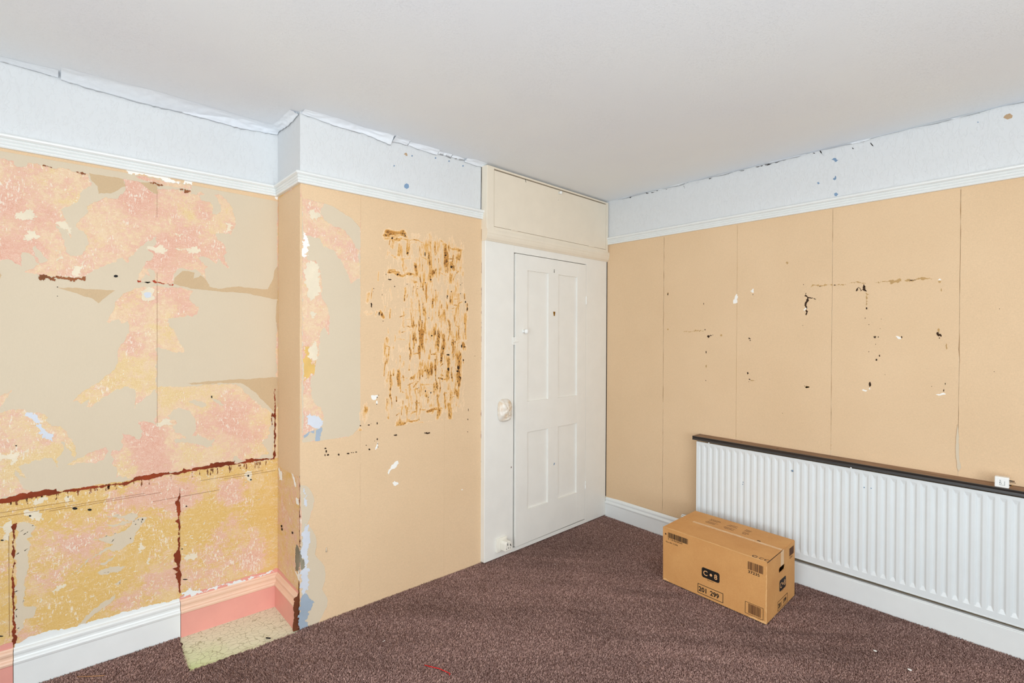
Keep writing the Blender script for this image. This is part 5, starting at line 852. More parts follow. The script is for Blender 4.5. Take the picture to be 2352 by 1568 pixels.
for i, L in enumerate(loops('ch_chip')): sheet('white_chip', 'CH', [L], .0004, WHITE, wf, .0016, .12, .004, 250+i)
lathe('paper_curl', [(.006, 0), (.006, .012), (.005, .02), (.002, .024)], CREAM, wf, lambda a, b, h: (.998+a*.6, 2.487-b*.5, .345+h))
join_sheets('dark_speck', 'CH', loops('ch_dot'), .0005, SOOT, wf, .0020, .12, .003, 'stuff')
for L in loops('ch_fz_splash') + loops('fz_splash_blue'): sheet('paint_splash', 'CH', [L], .0006, SPLASH, wf, .0018, .06, .004)
for L in loops('fz_splash_tan'): sheet('paint_chip', 'CH', [L], .0006, STAN, wf, .0018, .06, .004)
for i, L in enumerate(loops('fz_edge')): sheet('joint_gap', 'CH', [L], .0006, DARK, wf, .0018)

# chimney side
for L in loops('cs_tan'):
    sheet('wallpaper_length', 'CS', [[(min(max(a, 2.4925), 2.8195), min(b, 2.142)) for a, b in L]], .001, TAN, rs, .0002, .03, .008, 12)
for i, L in enumerate(loops('cs_red')): sheet('brown_edge', 'CS', [[(max(a, 2.4925), b) for a, b in L]], .0010, WOODB, rs, .0006, .15, .004, 300+i)
for i, L in enumerate(loops('cs_white')): sheet('white_scrap', 'CS', [[(max(a, 2.4925), b) for a, b in L]], .0012, WHITE, rs, .0008, .2, .004, 310+i)
for i, L in enumerate(loops('cs_plaster')): sheet('broken_plaster', 'CS', [[(max(a, 2.4925), b) for a, b in L]], .0014, GREYP, rs, .0008, .2, .004, 320+i)
for L in loops('cs_hole'): sheet('nail_hole', 'CS', [[(max(a, 2.4925), b) for a, b in L]], .0008, SOOT, rs, .0012)
sheet('pink_paint_band', 'CS', [[(2.51, .165), (2.82, .165), (2.82, .190), (2.66, .186), (2.51, .182)]], .0008, PINKP, rs, .0004, .06, .006, 7)
sheet('brown_edge', 'CS', [[(2.493, .0), (2.512, .0), (2.512, .17), (2.503, .24), (2.496, .30), (2.493, .30)]], .0012, WOODB, rs, .0004, .1, .006, 7)

# glue residue where a panel was torn off the chimney paper: one thin film with its own brown stains
gu = np.arange(1.150, 1.875, .0015); gv = np.arange(.925, 2.03, .0016)
U, V = np.meshgrid(gu, gv, indexing='ij')
def eq(n):                               # spread a noise field evenly over 0..1
    o_ = np.sort(n.ravel()[::37]); return np.searchsorted(o_, n)/len(o_)
sh_ = U.shape
vert = eq(noise2(sh_, (70, 16), 1)*.9+noise2(sh_, (150, 30), 2)*.8+noise2(sh_, (260, 60), 3)*.6+noise2(sh_, (420, 160), 4)*.35+noise2(sh_, (24, 22), 9)*.6)
horz = eq(noise2(sh_, (14, 90), 5)*.9+noise2(sh_, (30, 200), 6)*.8+noise2(sh_, (80, 330), 7)*.6+noise2(sh_, (200, 420), 8)*.35)
spot = eq(noise2(sh_, (130, 130), 10)+.8*noise2(sh_, (260, 300), 11)); big_ = eq(noise2(sh_, (16, 18), 12)+.5*noise2(sh_, (40, 40), 13))
wu = (noise2(sh_, (10, 24), 14)-.5)*.012; wv = (noise2(sh_, (24, 10), 15)-.5)*.02
dv = np.zeros(sh_); dh = np.zeros(sh_)
rg = random.Random(31); extra = []
for i in range(270):                      # the many small scraped strokes between the traced ones
    u0_ = rg.uniform(1.40, 1.80) if rg.random() < .8 else rg.uniform(1.31, 1.55); v0_ = rg.uniform(.98, 1.95)
    if u0_ < 1.5 and .62 < (v0_-.95) < .95 and rg.random() < .7: continue
    if rg.random() < .8: extra.append((u0_, v0_, u0_+rg.gauss(0, .004), v0_-rg.uniform(.012, .085), rg.uniform(.0018, .0065), rg.uniform(.25, .75)))
    else: extra.append((u0_, v0_, u0_+rg.uniform(.015, .06), v0_+rg.gauss(.004, .008), rg.uniform(.002, .007), rg.uniform(.25, .65)))
for x0, y0, x1, y1, hw, s in [tuple(g) for g in D['glue']]+extra:
    dx, dy = x1-x0, y1-y0; L2 = dx*dx+dy*dy+1e-9; pu = U+wu-x0; pv = V+wv-y0
    tt = np.clip((pu*dx+pv*dy)/L2, 0, 1); q = ((pu-tt*dx)**2+(pv-tt*dy)**2)/(hw*hw*1.1)
    g = s*np.exp(-q**1.15)
    if abs(dx) > abs(dy)*.8: dh = 1-(1-dh)*(1-g)
    else: dv = 1-(1-dv)*(1-g)
mask = np.clip((.5-np.maximum(np.abs(U-1.56)/.29-.5, np.abs(V-1.48)/.54-.5)-.10*(big_-.5))*7, 0, 1)
mask2 = mask*np.clip((U-1.42)/.2+.25, .25, 1)*(.4+.6*big_)
val = np.maximum.reduce([dv*1.75*(.20+.95*vert)-.10-(1-spot)*.18, dh*1.75*(.22+.95*horz)-.10-(1-spot)*.18, .66*mask2-(1-vert)*.80-(1-spot)*.15])
val = np.clip(val, 0, 1)
base = np.array(C(235, 204, 166)[:3]); lt = np.array(C(240, 214, 178)[:3]); am = np.array(C(219, 164, 88)[:3]); mdk = np.array(C(188, 130, 62)[:3]); dk = np.array(C(96, 60, 30)[:3])
a1 = np.clip(val/.45, 0, 1)[..., None]; a2 = np.clip((val-.45)/.40*(.3+.9*big_), 0, 1)[..., None]; a3 = np.clip((val-.48)/.2, 0, 1)[..., None]*np.clip((spot-.66)*5, 0, 1)[..., None]
ctx = np.clip((dv+dh)*1.6, 0, 1); wash = (np.clip((vert-.4)*1.2, 0, 1)*np.maximum(ctx, mask2*.45)*.55)[..., None]
col = base*(1-wash)+lt*wash; col = col*(1-a1)+am*a1; col = col*(1-a2)+mdk*a2; col = col*(1-a3)+dk*a3
den2 = val
rgba = np.concatenate([col, np.ones(U.shape+(1,))], -1)
GLUE = NT('glue_residue', .6, .3); GLUE.color(GLUE.attr('tint')); GLUE.bump(GLUE.noise(120, 6, .65, .6, GLUE.co((1, 1, .35))), .35, .002); GLUE = GLUE.m
vis = (den2 > .02)|(wash[..., 0] > .03)
vis2 = vis[:-1, :-1]|vis[1:, 1:]
glue = grid('glue_residue', 'CH', gu, gv, lambda u, v: .0014, GLUE, wf, False, keep=lambda i, j: vis2[i, j])
col_attr(glue, rgba)

# ------------------------------------------------------------------ right wall papers and marks
SE = [2.503, 2.001, 1.474, .938, .396, -.14, -.67, -1.7]
for i in range(7):
    sheet('wallpaper_length', 'RW', [rect(SE[i+1]+.0007, .0, SE[i]-.0007, 2.142)], .0008, TAN, wr, .0002 if i % 2 else .0005)
def seam(y, w, z0, z1, name='open_seam', mat=RUST):
    r_ = random.Random(int(y*1000)); a = []; b = []
    n = 26
    for i in range(n+1):
        z = z0+(z1-z0)*i/n; k = w*max(.1, r_.gauss(.6, .5)); j_ = r_.gauss(0, w*.35)
        a.append((y+j_+k/2, z)); b.append((y+j_-k/2, z))
    sheet(name, 'RW', [a+b[::-1]], .0004, mat, wr, .0012)
seam(2.001, .0022, .95, 2.13, mat=BROWNL); seam(2.001, .0010, .18, .9, mat=BROWNL); seam(1.474, .0009, .78, 2.13, mat=TEAR); seam(.938, .0010, .9, 2.13, mat=BROWNL); seam(.938, .0010, .78, .95, mat=TEAR); seam(.396, .0019, .8, 2.13, mat=BROWNL)
sheet('curled_edge', 'RW', [[(.398, 1.0), (.402, .95), (.404, .86), (.399, .79), (.392, .775), (.384, .795), (.392, .85), (.394, .95)]], .004, CREAM, wr, .001, .03, .01)
for i, L in enumerate(loops('rw_chip')): sheet('white_chip', 'RW', [L], .0005, WHITE, wr, .0012, .12, .004, 400+i)
for i, L in enumerate(loops('rw_tear')): sheet('paper_tear', 'RW', [L], .0004, TEAR, wr, .0012, .2, .004, 420+i)
for i, L in enumerate(loops('rw_tan')): sheet('filler_spot', 'RW', [L], .0005, TEAR, wr, .0012, .1, .005, 440+i)
join_sheets('dark_scuff', 'RW', loops('rw_dot'), .0005, SOOT, wr, .0016, .16, .003, 'stuff')
for i, L in enumerate(loops('rw_fz_splash_blue')): sheet('paint_splash', 'RW', [L], .0006, SPLASH, wr, .0016, .08, .004, 460+i)
for L in loops('rw_fz_splash_tan'): sheet('paint_chip', 'RW', [L], .0006, STAN, wr, .0016, .08, .004, 470)
join_sheets('ceiling_joint_crack', 'RW', loops('rw_crack'), .0008, DARK, wr, .0018, .08, .006, 'stuff')
join_sheets('ceiling_joint_crack', 'CH', loops('ch_crack'), .0008, DARK, wf, .0320, .05, .006, 'stuff')

# ------------------------------------------------------------------ ceiling paper coming away along the left walls
def belly(name, fr, u0, u1, n, y0f, drop, seed, thick=12, wrk=.005):
    """a strip of paper sagging between ceiling and wall; fr(u, d, z): d = distance from the wall"""
    us_ = np.linspace(u0, u1, n); r_ = np.random.RandomState(seed); m_ = thick; L = abs(u1-u0)
    w1 = noise2((n, m_+1), (max(2, int(L*16)), 3), seed+50); w2 = noise2((n, m_+1), (max(2, int(L*45)), 5), seed+90); e1 = noise2((n, 2), (max(2, int(L*70)), 1), seed+70)[:, 0]; e2 = noise2((n, 2), (max(2, int(L*7)), 1), seed+71)[:, 0]
    v = []
    for i, u in enumerate(us_):
        w = y0f(u)*(.8+.4*e2[i]); dr_ = drop(u)*(.75+.5*e2[i])
        for j in range(m_+1):
            s = j/m_; q = s*(1-s)*4
            d = w*(1-s)+.004*s+(w2[i, j]-.5)*.006*q
            z = ZC-.0006-dr_*(s**1.6)-(w1[i, j]-.35)*wrk*q*min(1, dr_/.012)-(w2[i, j]-.5)*wrk*.5*q-(e1[i]-.5)*.006*(s > .95)*min(1, dr_/.015)
            v.append(fr(u, max(d, .003), min(z, ZC-.0004)))
        v.append(fr(u, .014, ZC-.003))
    k = m_+2; f = []
    for i in range(n-1):
        for j in range(k-1): f.append((i*k+j, (i+1)*k+j, (i+1)*k+j+1, i*k+j+1))
    return obj(name, v, f, CEIL, ce, True)
frA = lambda u, d, z: (u, 2.8185-d, z); frC = lambda u, d, z: (u, 2.4905-d, z); frS = lambda u, d, z: (.8705-d, u, z)
belly('loose_ceiling_paper', frA, .02, .868, 90, lambda u: .115-.04*(u-.02), lambda u: .020+.010*math.sin(u*5.2+.4), 1)
belly('loose_ceiling_paper', frA, .20, .868, 90, lambda u: .055, lambda u: .012+.018*min(1, max(0, (u-.2)/.25))*(1-.5*max(0, (u-.6)/.27)), 21, wrk=.008)
belly('loose_ceiling_paper', frA, XL, .012, 60, lambda u: .05, lambda u: .010+.004*math.sin(u*9), 2)
belly('loose_ceiling_paper', frS, 2.50, 2.815, 40, lambda u: .05, lambda u: .016+.008*math.sin(u*15), 3)
belly('loose_ceiling_paper', frC, .876, 1.345, 60, lambda u: .045, lambda u: .012+.022*(u-.876)/.47, 4)
for i, (a, b, w, d_) in enumerate(((1.352, 1.445, .05, .018), (1.45, 1.64, .035, .020), (1.645, 1.735, .02, .015), (1.74, 1.83, .02, .012), (1.835, 1.985, .045, .018))):
    belly('loose_ceiling_paper', frC, a, b, 16, lambda u, w=w: w, lambda u, d_=d_: d_, 6+i)
belly('loose_ceiling_paper', lambda u, d, z: (3.2450-d, u, z), -.2, 2.42, 120, lambda u: .012+.006*math.sin(u*11), lambda u: .004+.003*math.sin(u*17)+.002*math.sin(u*41), 15)

sheet('joint_gap', 'RW', [[(2.4985, .16), (2.515, .16), (2.515, 2.45), (2.4985, 2.45)]], .0004, DARK, wr, .0008)
sheet('joint_gap', 'CH', [jag([(1.9738, .01), (1.9768, .01), (1.9768, 2.01), (1.9742, 2.01)], .06, .01, 3)], .0005, RUST, wf, .0012)
# ------------------------------------------------------------------ built-in cupboard filling the far alcove
P = PLN['CU']
cup = empty('built_in_cupboard', (2.6, 2.49, 0)); setp(cup, None, 'cream white built-in cupboard with a panelled door and a hatch above, up to the ceiling', 'cupboard')
UW = 1.2655
DU0, DU1, DZ0, DZ1 = .252, 1.004, .046, 1.957
def fr(u, h, z): return P(u, z, h)
# lower face frame: stiles, head and plinth around the door opening (front face h = 0)
box('frame_stile', (0, -.04,  .0126), (DU0-.004, 0, 2.012), CUPW, cup, fr, .004, seg=3)
box('frame_stile', (DU1+.003, -.04,  .0126), (UW, 0, 2.012), CUPW, cup, fr, .002)
box('frame_head', (DU0-.0039, -.04, DZ1+.005), (DU1+.0029, -.0002, 2.012), CUPW, cup, fr, .001)
box('plinth', (DU0-.0039, -.04,  .0126), (DU1+.0029, -.0002, DZ0-.008), CUPW, cup, fr, .001)
box('cupboard_inside', (.0, -.30,  .0126), (UW, -.05, 2.44), DARK, cup, fr)
# panelled door: hinged at the right, it has warped and stands a little proud at its free lower corner
def PD(u, z, h): return P(u, z, h+.013*max(0, DU1-u)/.75*(1-.38*z))
def fd(u, h, z): return PD(u, z, h)
door = box('door_panel_back', (DU0+.004, -.034, DZ0+.004), (DU1-.004, -.014, DZ1-.004), CUPW, cup, fd); door.name = 'cupboard_door'
pan = [(.368, .577, .985, 1.856), (.683, .897, .985, 1.856), (.368, .577, .266, .780), (.683, .897, .266, .780)]
du0, du1 = DU0+.004, DU1-.002
for a, b in ((du0, .368), (.897, du1)): box('door_stile', (a, -.030, DZ0), (b, .002, DZ1), CUPW, door, fd, .0015)
for a, b in ((1.856, DZ1), (.780, .985), (DZ0, .266)): box('door_rail', (.3678, -.030, a), (.8972, .0016, b), CUPW, door, fd, .0008)
for a, b in ((.985, 1.856), (.266, .780)): box('door_muntin', (.577, -.030, a-.0004), (.683, .0018, b+.0004), CUPW, door, fd, .0008)
for a, b, c, d in pan: box('door_panel', (a-.004, -.028, c-.004), (b+.004, -.0095, d+.004), CUPW, door, fd)
lathe('knob', [(.012, 0), (.012, .003), (.007, .005), (.0065, .012), (.012, .016), (.016, .022), (.0165, .029), (.013, .036), (.006, .039)], PLAS, door, lambda a, b, h: PD(.330+a, 1.450+b, .002+h))
hk = sheet('coat_hook', lambda u, v, h: PD(u, v, h), [[(.626, 1.592), (.642, 1.592), (.640, 1.580), (.636, 1.562), (.633, 1.562), (.628, 1.580)], [(.631, 1.586), (.638, 1.586), (.636, 1.574), (.633, 1.574)]], .006, BRASS, door, .0022)
for z in (1.869, 1.876, 1.885): lathe('screw_hole', [(.0035, 0), (.0035, .0006)], BLACK, door, lambda a, b, h, z=z: PD(.636+a, z+b, .0021+h), 8)
sheet('paint_splash', lambda u, v, h: PD(u, v, h), [[(.636, .513), (.642, .514), (.648, .524), (.647, .530), (.640, .528), (.635, .520)]], .0006, SPLASH, door, .0020)
for z in (1.69, .30):
    h_ = lathe('hinge', [(.006, 0), (.0065, .004), (.0065, .028), (.0055, .030), (.0065, .032), (.0065, .058), (.006, .062)], CUPW, cup, lambda a, b, h, z=z: P(DU1+.001+a, z-.03+h, .003+b), 10)
sheet('paint_splash', 'CU', [[(.2245, .562), (.231, .566), (.2315, .574), (.226, .574)]], .0006, INKB, cup, .0004)
# latch between door and frame
la = box('latch_plate', (.236, .0, 1.362), (.282, .005, 1.412), CUPW, cup, fr, .0012)
box('latch_bar', (.240, .005, 1.380), (.281, .012, 1.391), CUPW, la, fr, .0015)
for z in (1.372, 1.402): box('latch_slot', (.256, .0046, z-.008), (.261, .0054, z+.008), BLACK, la, fr)
# moulding under the hatch
v = []; prof = [(-.03, 2.008), (.006, 2.008), (.008, 2.012), (.016, 2.022), (.021, 2.036), (.022, 2.050), (.0235, 2.052), (.024, 2.066), (.020, 2.080), (-.03, 2.081)]
v = [P(u, z, h) for u, e in ((-.004, 1), (UW+.004, 1)) for h, z in prof]; n = len(prof)
fix(obj('cornice_moulding', v, [(k, (k+1) % n, n+(k+1) % n, n+k) for k in range(n)]+[tuple(range(n)), tuple(range(n, 2*n))], CUPU, cup))
# upper part with the drop hatch
box('upper_stile', (-.003, -.04, 2.079), (.056, .017, 2.468), CUPU, cup, fr, .003, seg=3)
box('upper_stile', (1.237, -.04, 2.079), (1.262, .016, 2.468), CUPU, cup, fr, .002)
box('upper_rail', (.0558, -.04, 2.456), (1.2372, .0155, 2.4675), CUPU, cup, fr, .001)
box('upper_rail', (.0558, -.04, 2.079), (1.2372, .0152, 2.098), CUPU, cup, fr, .001)
hat = box('hatch_door', (.0595, -.004, 2.1005), (1.2335, .0135, 2.4485), CUPU, cup, fr, .0015)
lathe('knob', [(.008, 0), (.006, .003), (.006, .008), (.011, .013), (.012, .019), (.009, .025), (.004, .027)], PLAS, hat, lambda a, b, h: P(.672+a, 2.428+b, .0135+h), 16)
for u in (.235, 1.045): lathe('hinge', [(.004, 0), (.0045, .003), (.0045, .028), (.0035, .030), (.0045, .032), (.0045, .057), (.004, .06)], CUPU, hat, lambda a, b, h, u=u: P(u-.03+h, 2.0995+a, .015+b), 8)
sheet('black_crack', 'CU', [[(.331, 2.4515), (.336, 2.4515), (.339, 2.436), (.343, 2.433), (.338, 2.432), (.335, 2.438)]], .0005, BLACK, hat, .0136)
sheet('nail_hole', 'CU', [[(.664, 2.378), (.670, 2.381), (.667, 2.377)]], .0005, BLACK, hat, .0136)

# oval fitting wrapped in plastic, on the cupboard's left stile
v = []; f = []; NU, NV = 40, 18; rnd = random.Random(9)
ctrl = [(rnd.uniform(-1, 1), rnd.uniform(-1, 1), rnd.uniform(.0, 3.14), rnd.uniform(.003, .008)) for _ in range(16)]
tin = []
for j in range(NV+1):
    rr = j/NV
    for i in range(NU):
        a = 2*math.pi*i/NU; x = rr*math.cos(a); y = rr*math.sin(a)
        h = .034*max(0, 1-rr**2.6)**.55
        w = 0
        for cx, cy, an, am_ in ctrl:
            d = (x-cx)*math.cos(an)+(y-cy)*math.sin(an); w += am_*max(0, 1-abs(d)/.11)
        h += w*(1-rr**6)*.75
        sq = (abs(math.cos(a))**3+abs(math.sin(a))**3)**(-1/3)
        v.append(P(.163+x*.058*sq, .945+y*.073*sq, .001+h))
        k = min(1, w*70); g = max(0, min(1, .5+.5*math.sin(5*x-3*y+1.0)+.25*math.sin(13*y)))
        tin.append(tuple(C(214, 190, 160)[q]*(1-k)*g+C(232, 224, 212)[q]*(1-(1-k)*g) for q in range(3))+(1,))
for j in range(NV):
    for i in range(NU): f.append((j*NU+i, j*NU+(i+1) % NU, (j+1)*NU+(i+1) % NU, (j+1)*NU+i))
wrap = fix(obj('wrapped_fitting', v, f, None, None, True)); col_attr(wrap, tin)
WRAP = NT('crumpled_plastic', .22, .6); WRAP.color(WRAP.attr('tint')); WRAP.bump(WRAP.noise(70, 5, .6, 1.5), .35, .004); wrap.data.materials.append(WRAP.m)
setp(wrap, None, 'crumpled oval bundle of plastic and brown tape stuck on the cupboard frame beside the door', 'wrapped fitting')

# wall socket and the adaptor plugged into it
so = empty('wall_socket', P(.138, .095, 0)); setp(so, None, 'white square socket plate low on the cupboard frame, half behind a plugged-in adaptor', 'socket')
box('back_box', (.095, 0, .054), (.181, .006, .136), PLAC, so, fr, .001)
box('socket_plate', (.093, .006, .052), (.183, .013, .138), PLAC, so, fr, .003)
ad = empty('plug_adaptor', P(.15, .09, .013)); setp(ad, None, 'chunky cream plug-in travel adaptor with black pin slots, in the white wall socket', 'adaptor')
pr_ = [(.122, .066), (.180, .066), (.180, .104), (.168, .124), (.134, .124), (.122, .112)]
n = len(pr_); v = [P(u, z, h) for h in (.0132, .060) for u, z in pr_]
o = fix(obj('adaptor_body', v, [tuple(range(n)), tuple(range(n, 2*n))]+[(k, (k+1) % n, n+(k+1) % n, n+k) for k in range(n)], PLAC, ad)); bevel(o, .004, 3, 30)
for a, b, c, d in ((.141, .100, .146, .113), (.130, .079, .135, .083), (.147, .081, .152, .087), (.163, .098, .170, .106), (.166, .090, .172, .098), (.164, .078, .168, .083), (.141, .116, .145, .119)):
    box('pin_slot', (a, .0598, b), (c, .0606, d), BLACK, ad, fr)

# ------------------------------------------------------------------ radiator, its shelf and valve
TILT = lambda y: (y-1.0)*.0095
YR0, YR1 = -.25, 1.690
rad = empty('radiator', (3.19, .9, .15)); setp(rad, None, 'long white ribbed panel radiator under the black-edged shelf', 'radiator')
PITCH_ = .04; ncol = 14
ugr = np.arange(YR0, YR1+1e-6, PITCH_/ncol)
vg = np.array([.0, .004, .010, .014, .022, .030, .034, .038, .042, .046, .050, .056, .064, .074, .09, .2, .35, .49, .505, .515, .522, .528, .533, .538, .543, .55, .556, .562, .566])
def dep(u, v_):
    k = ((u-1.630+.02) % PITCH_)-.02           # 0 in the middle of a groove
    e = .0125-abs(k)                           # half width of groove
    if e <= 0: return 0
    d = min(e*.75, .0062)
    d = min(d, max(0, (v_-.030))*.30, max(0, (.552-v_))*.30)
    return max(0, d)
ZR = .158
def radp(u, v_, h): return (3.155+h, u, ZR+v_+TILT(u))
def radh(u, v_):
    if u > YR1-.012 or u < YR0+.012: g = 0
    else: g = dep(u, v_)
    lip = .004 if v_ < .003 else (.0 if v_ > .012 else .0)
    return g
o = grid('ribbed_panel', radp, ugr, vg, radh, RADW, rad, False)
bmx = bmesh.new(); bmx.from_mesh(o.data); bmesh.ops.recalc_face_normals(bmx, faces=bmx.faces); bmx.to_mesh(o.data); bmx.free()
if o.data.polygons[0].normal.x > 0: o.data.flip_normals()
def radbox(name, x0, x1, u0, u1, v0, v1, mat, par=rad, bev=.002):
    vv = [(x, u, ZR+q+TILT(u)) for x in (x0, x1) for u in (u0, u1) for q in (v0, v1)]
    ob = fix(obj(name, vv, [(0, 1, 3, 2), (4, 6, 7, 5), (0, 4, 5, 1), (2, 3, 7, 6), (0, 2, 6, 4), (1, 5, 7, 3)], mat, par))
    if bev: bevel(ob, bev, 2)
    return ob
radbox('water_panel', 3.166, 3.180, YR0, YR1, .003, .563, RADW)
radbox('bottom_seam', 3.1535, 3.172, YR0, YR1+.002, -.004, .001, RADW, rad, .001)
radbox('side_edge', 3.1535, 3.181, YR1-.001, YR1+.0045, .0, .566, RADW, rad, .001)
for yy in (1.45, .35): radbox('wall_bracket', 3.180, 3.2440, yy-.015, yy+.015, .08, .5, RADW, rad, 0)
for i, (y, z) in enumerate(D['ra'][0]):
    if i == 1: continue
    lathe('paint_spot', [(.0055 if i == 0 else .003, 0), (.003 if i == 0 else .002, .0006)], SPLASH, rad, lambda a, b, h, y=y, z=z: (3.1548-h, y+a, z+b), 10)
val = lathe('valve_head', [(.011, 0), (.016, .002), (.018, .010), (.0175, .052), (.014, .058)], PLAS, rad, lambda a, b, h: (3.185+a, 1.755+h, .196+b), 20)
for k in (-.4, .35, 1.0): 
    aa = 2.1+k; lathe('valve_slot', [(.0014, 0), (.0014, .022)], GREYPL, val, lambda a, b, h, aa=aa: (3.185+math.cos(aa)*.0178+a, 1.785+h, .196+math.sin(aa)*.0178+b), 6)
tube('valve_body', [(3.185, 1.757, .196), (3.185, 1.725, .196), (3.183, 1.70, .186), (3.176, 1.688, .182)], .009, STEEL, rad)
tube('pipe', [(3.185, 1.735, .196), (3.185, 1.735, .0128)], .0075, RADW, rad)

sh = empty('radiator_shelf', (3.19, .9, .74)); setp(sh, None, 'narrow worn brown shelf with a black front edge, above the white radiator', 'shelf')
def shp(x, u, z): return (x, u, z+(u-1.715)*.0110)
def shsweep(name, prof, u0, u1, mat):
    n = len(prof); vv = [shp(x, u, z) for u in (u0, u1) for x, z in prof]
    return fix(obj(name, vv, [(k, (k+1) % n, n+(k+1) % n, n+k) for k in range(n)]+[tuple(range(n)), tuple(range(n, 2*n))], mat, sh))
shsweep('shelf_board', [(3.146, .7405), (3.2455, .7405), (3.2455, .7645), (3.146, .7645)], YR0, 1.714, SHTOP)
shsweep('shelf_edge', [(3.1462, .7400), (3.1435, .7402), (3.1405, .7430), (3.142, .748), (3.1425, .754), (3.140, .759), (3.1385, .7630), (3.1405, .7653), (3.1462, .7655)], YR0, 1.7155, SHEDGE)
box('shelf_end', (3.1405, 1.7142, .7402), (3.2455, 1.7158, .7653), SHEDGE, sh)
for u in (.812, 1.60): lathe('white_fixing', [(.004, 0), (.004, .004), (.002, .006)], PLAS, sh, lambda a, b, h, u=u: (3.1398-h, u+a, .7375+(u-1.715)*.011+b), 10)
for u, x in ((1.42, 3.20), (1.20, 3.19)): lathe('knot', [(.006, 0), (.004, .0006)], SOOT, sh, lambda a, b, h, u=u, x=x: (x+a*.6, u+b*1.6, .7646+(u-1.715)*.011+h), 10)

# white plug-top adaptor lying on the shelf
ZS = .7645+(.236-1.715)*.0110
pa = empty('shaver_adaptor', (3.165, .236, ZS)); setp(pa, None, 'small white square plug adaptor with pins, standing on the dark shelf by the wall', 'adaptor')
def pf(u, h, z): return (3.152+h, .2595-u, ZS+z)
box('adaptor_body', (.0, 0, .0002), (.0475, .030, .0470), PLAS, pa, pf, .003, seg=3)
for a, b, c, d in ((.016, .012, .020, .014), (.016, .018, .020, .0245), (.017, .0255, .022, .0275), (.0165, .030, .0205, .0335)): box('recess', (a, -.0004, b), (c, .002, d), GREYPL, pa, pf)
for a, b, c, d in ((.0165, .0110, .034, .0125), (.0325, .0110, .034, .030), (.022, .015, .0235, .022)): box('recess', (a, -.0004, b), (c, .002, d), GREYPL, pa, pf)
for z, h, ln_ in ((.034, .010, .017), (.026, .018, .020), (.014, .008, .012)):
    tube('pin', [pf(.0474, h, z), pf(.0474+ln_*.6, h, z)], .0024 if z != .026 else .0012, BLACK, pa, 8)
    tube('pin_tip', [pf(.0474+ln_*.6, h, z), pf(.0474+ln_, h, z)], .0024 if z != .026 else .0012, BRASS if z < .02 else INKB, pa, 8)

# ------------------------------------------------------------------ cardboard box
ZF = .0131
bl0, bf0, br0, bk0 = [np.array((*p, ZF)) for p in ((2.623, 1.610), (2.587, 1.019), (2.999, 1.035), (3.035, 1.626))]
tl0, tf0, tr0, tb0 = [np.array((*p, ZF+.299)) for p in ((2.629, 1.616), (2.591, 1.019), (2.993, 1.034), (3.029, 1.631))]
def bil(a, b, c, d, W, Hh):
    """plane through corners a (0,0) b (W,0) c (W,H) d (0,H); h = outward"""
    n = np.cross(b-a, d-a); n = n/np.linalg.norm(n)
    def f(u, v, h):
        s, t_ = u/W, v/Hh
        return tuple(a*(1-s)*(1-t_)+b*s*(1-t_)+c*s*t_+d*(1-s)*t_+n*h)
    return f
BF = bil(bl0, bf0, tf0, tl0, .592, .30); BS = bil(bf0, br0, tr0, tf0, .41, .30); BT = bil(tl0, tf0, tr0, tb0, .592, .41)
BK = bil(br0, bk0, tb0, tr0, .592, .30); BE = bil(bk0, bl0, tl0, tb0, .41, .30)
bxo = empty('cardboard_box', (2.81, 1.32, ZF)); setp(bxo, None, 'closed brown cardboard box marked C 8 and 201 299, on the carpet by the radiator', 'box')
T = .004
fp = sheet('front_panel', BF, [rect(.0, .0, .592, .30)], T, CARD, bxo, -T)
hand = D['bs'][0]; uu = [p[0] for p in hand]; zz = [p[1] for p in hand]
hu0, hu1, hz0, hz1 = .168, .256, .196, .224
hole = []
for cx, cz, a0 in ((hu1-.012, hz1-.012, 0), (hu0+.012, hz1-.012, 90), (hu0+.012, hz0+.012, 180), (hu1-.012, hz0+.012, 270)):
    for k in range(5): a = math.radians(a0+k*22.5); hole.append((cx+.012*math.cos(a), cz+.012*math.sin(a)))
sp = sheet('side_panel', BS, [rect(.0, .0, .41, .30), hole], T, CARD, bxo, -T)
sheet('back_panel', BK, [rect(0, 0, .592, .30)], T, CARD, bxo, -T)
sheet('side_panel', BE, [rect(0, 0, .41, .30)], T, CARD, bxo, -T)
bt_ = lambda u, v, h: tuple(np.array(BF(u, 0, 0))*(1-v/.41)+np.array(BK(.592-u, 0, 0))*(v/.41)+np.array((0, 0, h)))
sheet('bottom_panel', bt_, [rect(.01, .01, .582, .40)], T, CARDI, bxo, .001)
SV = .221
fa = sheet('top_flap', BT, [jag(rect(.0, .0, .590, SV-.0006), .01, .02, 3)], T, CARD, bxo, -.0005)
fb_ = sheet('top_flap', BT, [jag(rect(.0, SV+.0006, .590, .41), .01, .02, 4)], T, CARD, bxo, -.0005)
sheet('inner_flap', BT, [rect(.005, .005, .24, .405)], .003, CARDI, bxo, -.0048); sheet('inner_flap', BT, [rect(.35, .005, .586, .405)], .003, CARDI, bxo, -.0048)
sheet('flap_gap', BS, [[(.003, .2990), (.215, .3005), (.215, .3025), (.003, .3022)]], .0006, BLACK, sp, .0002)
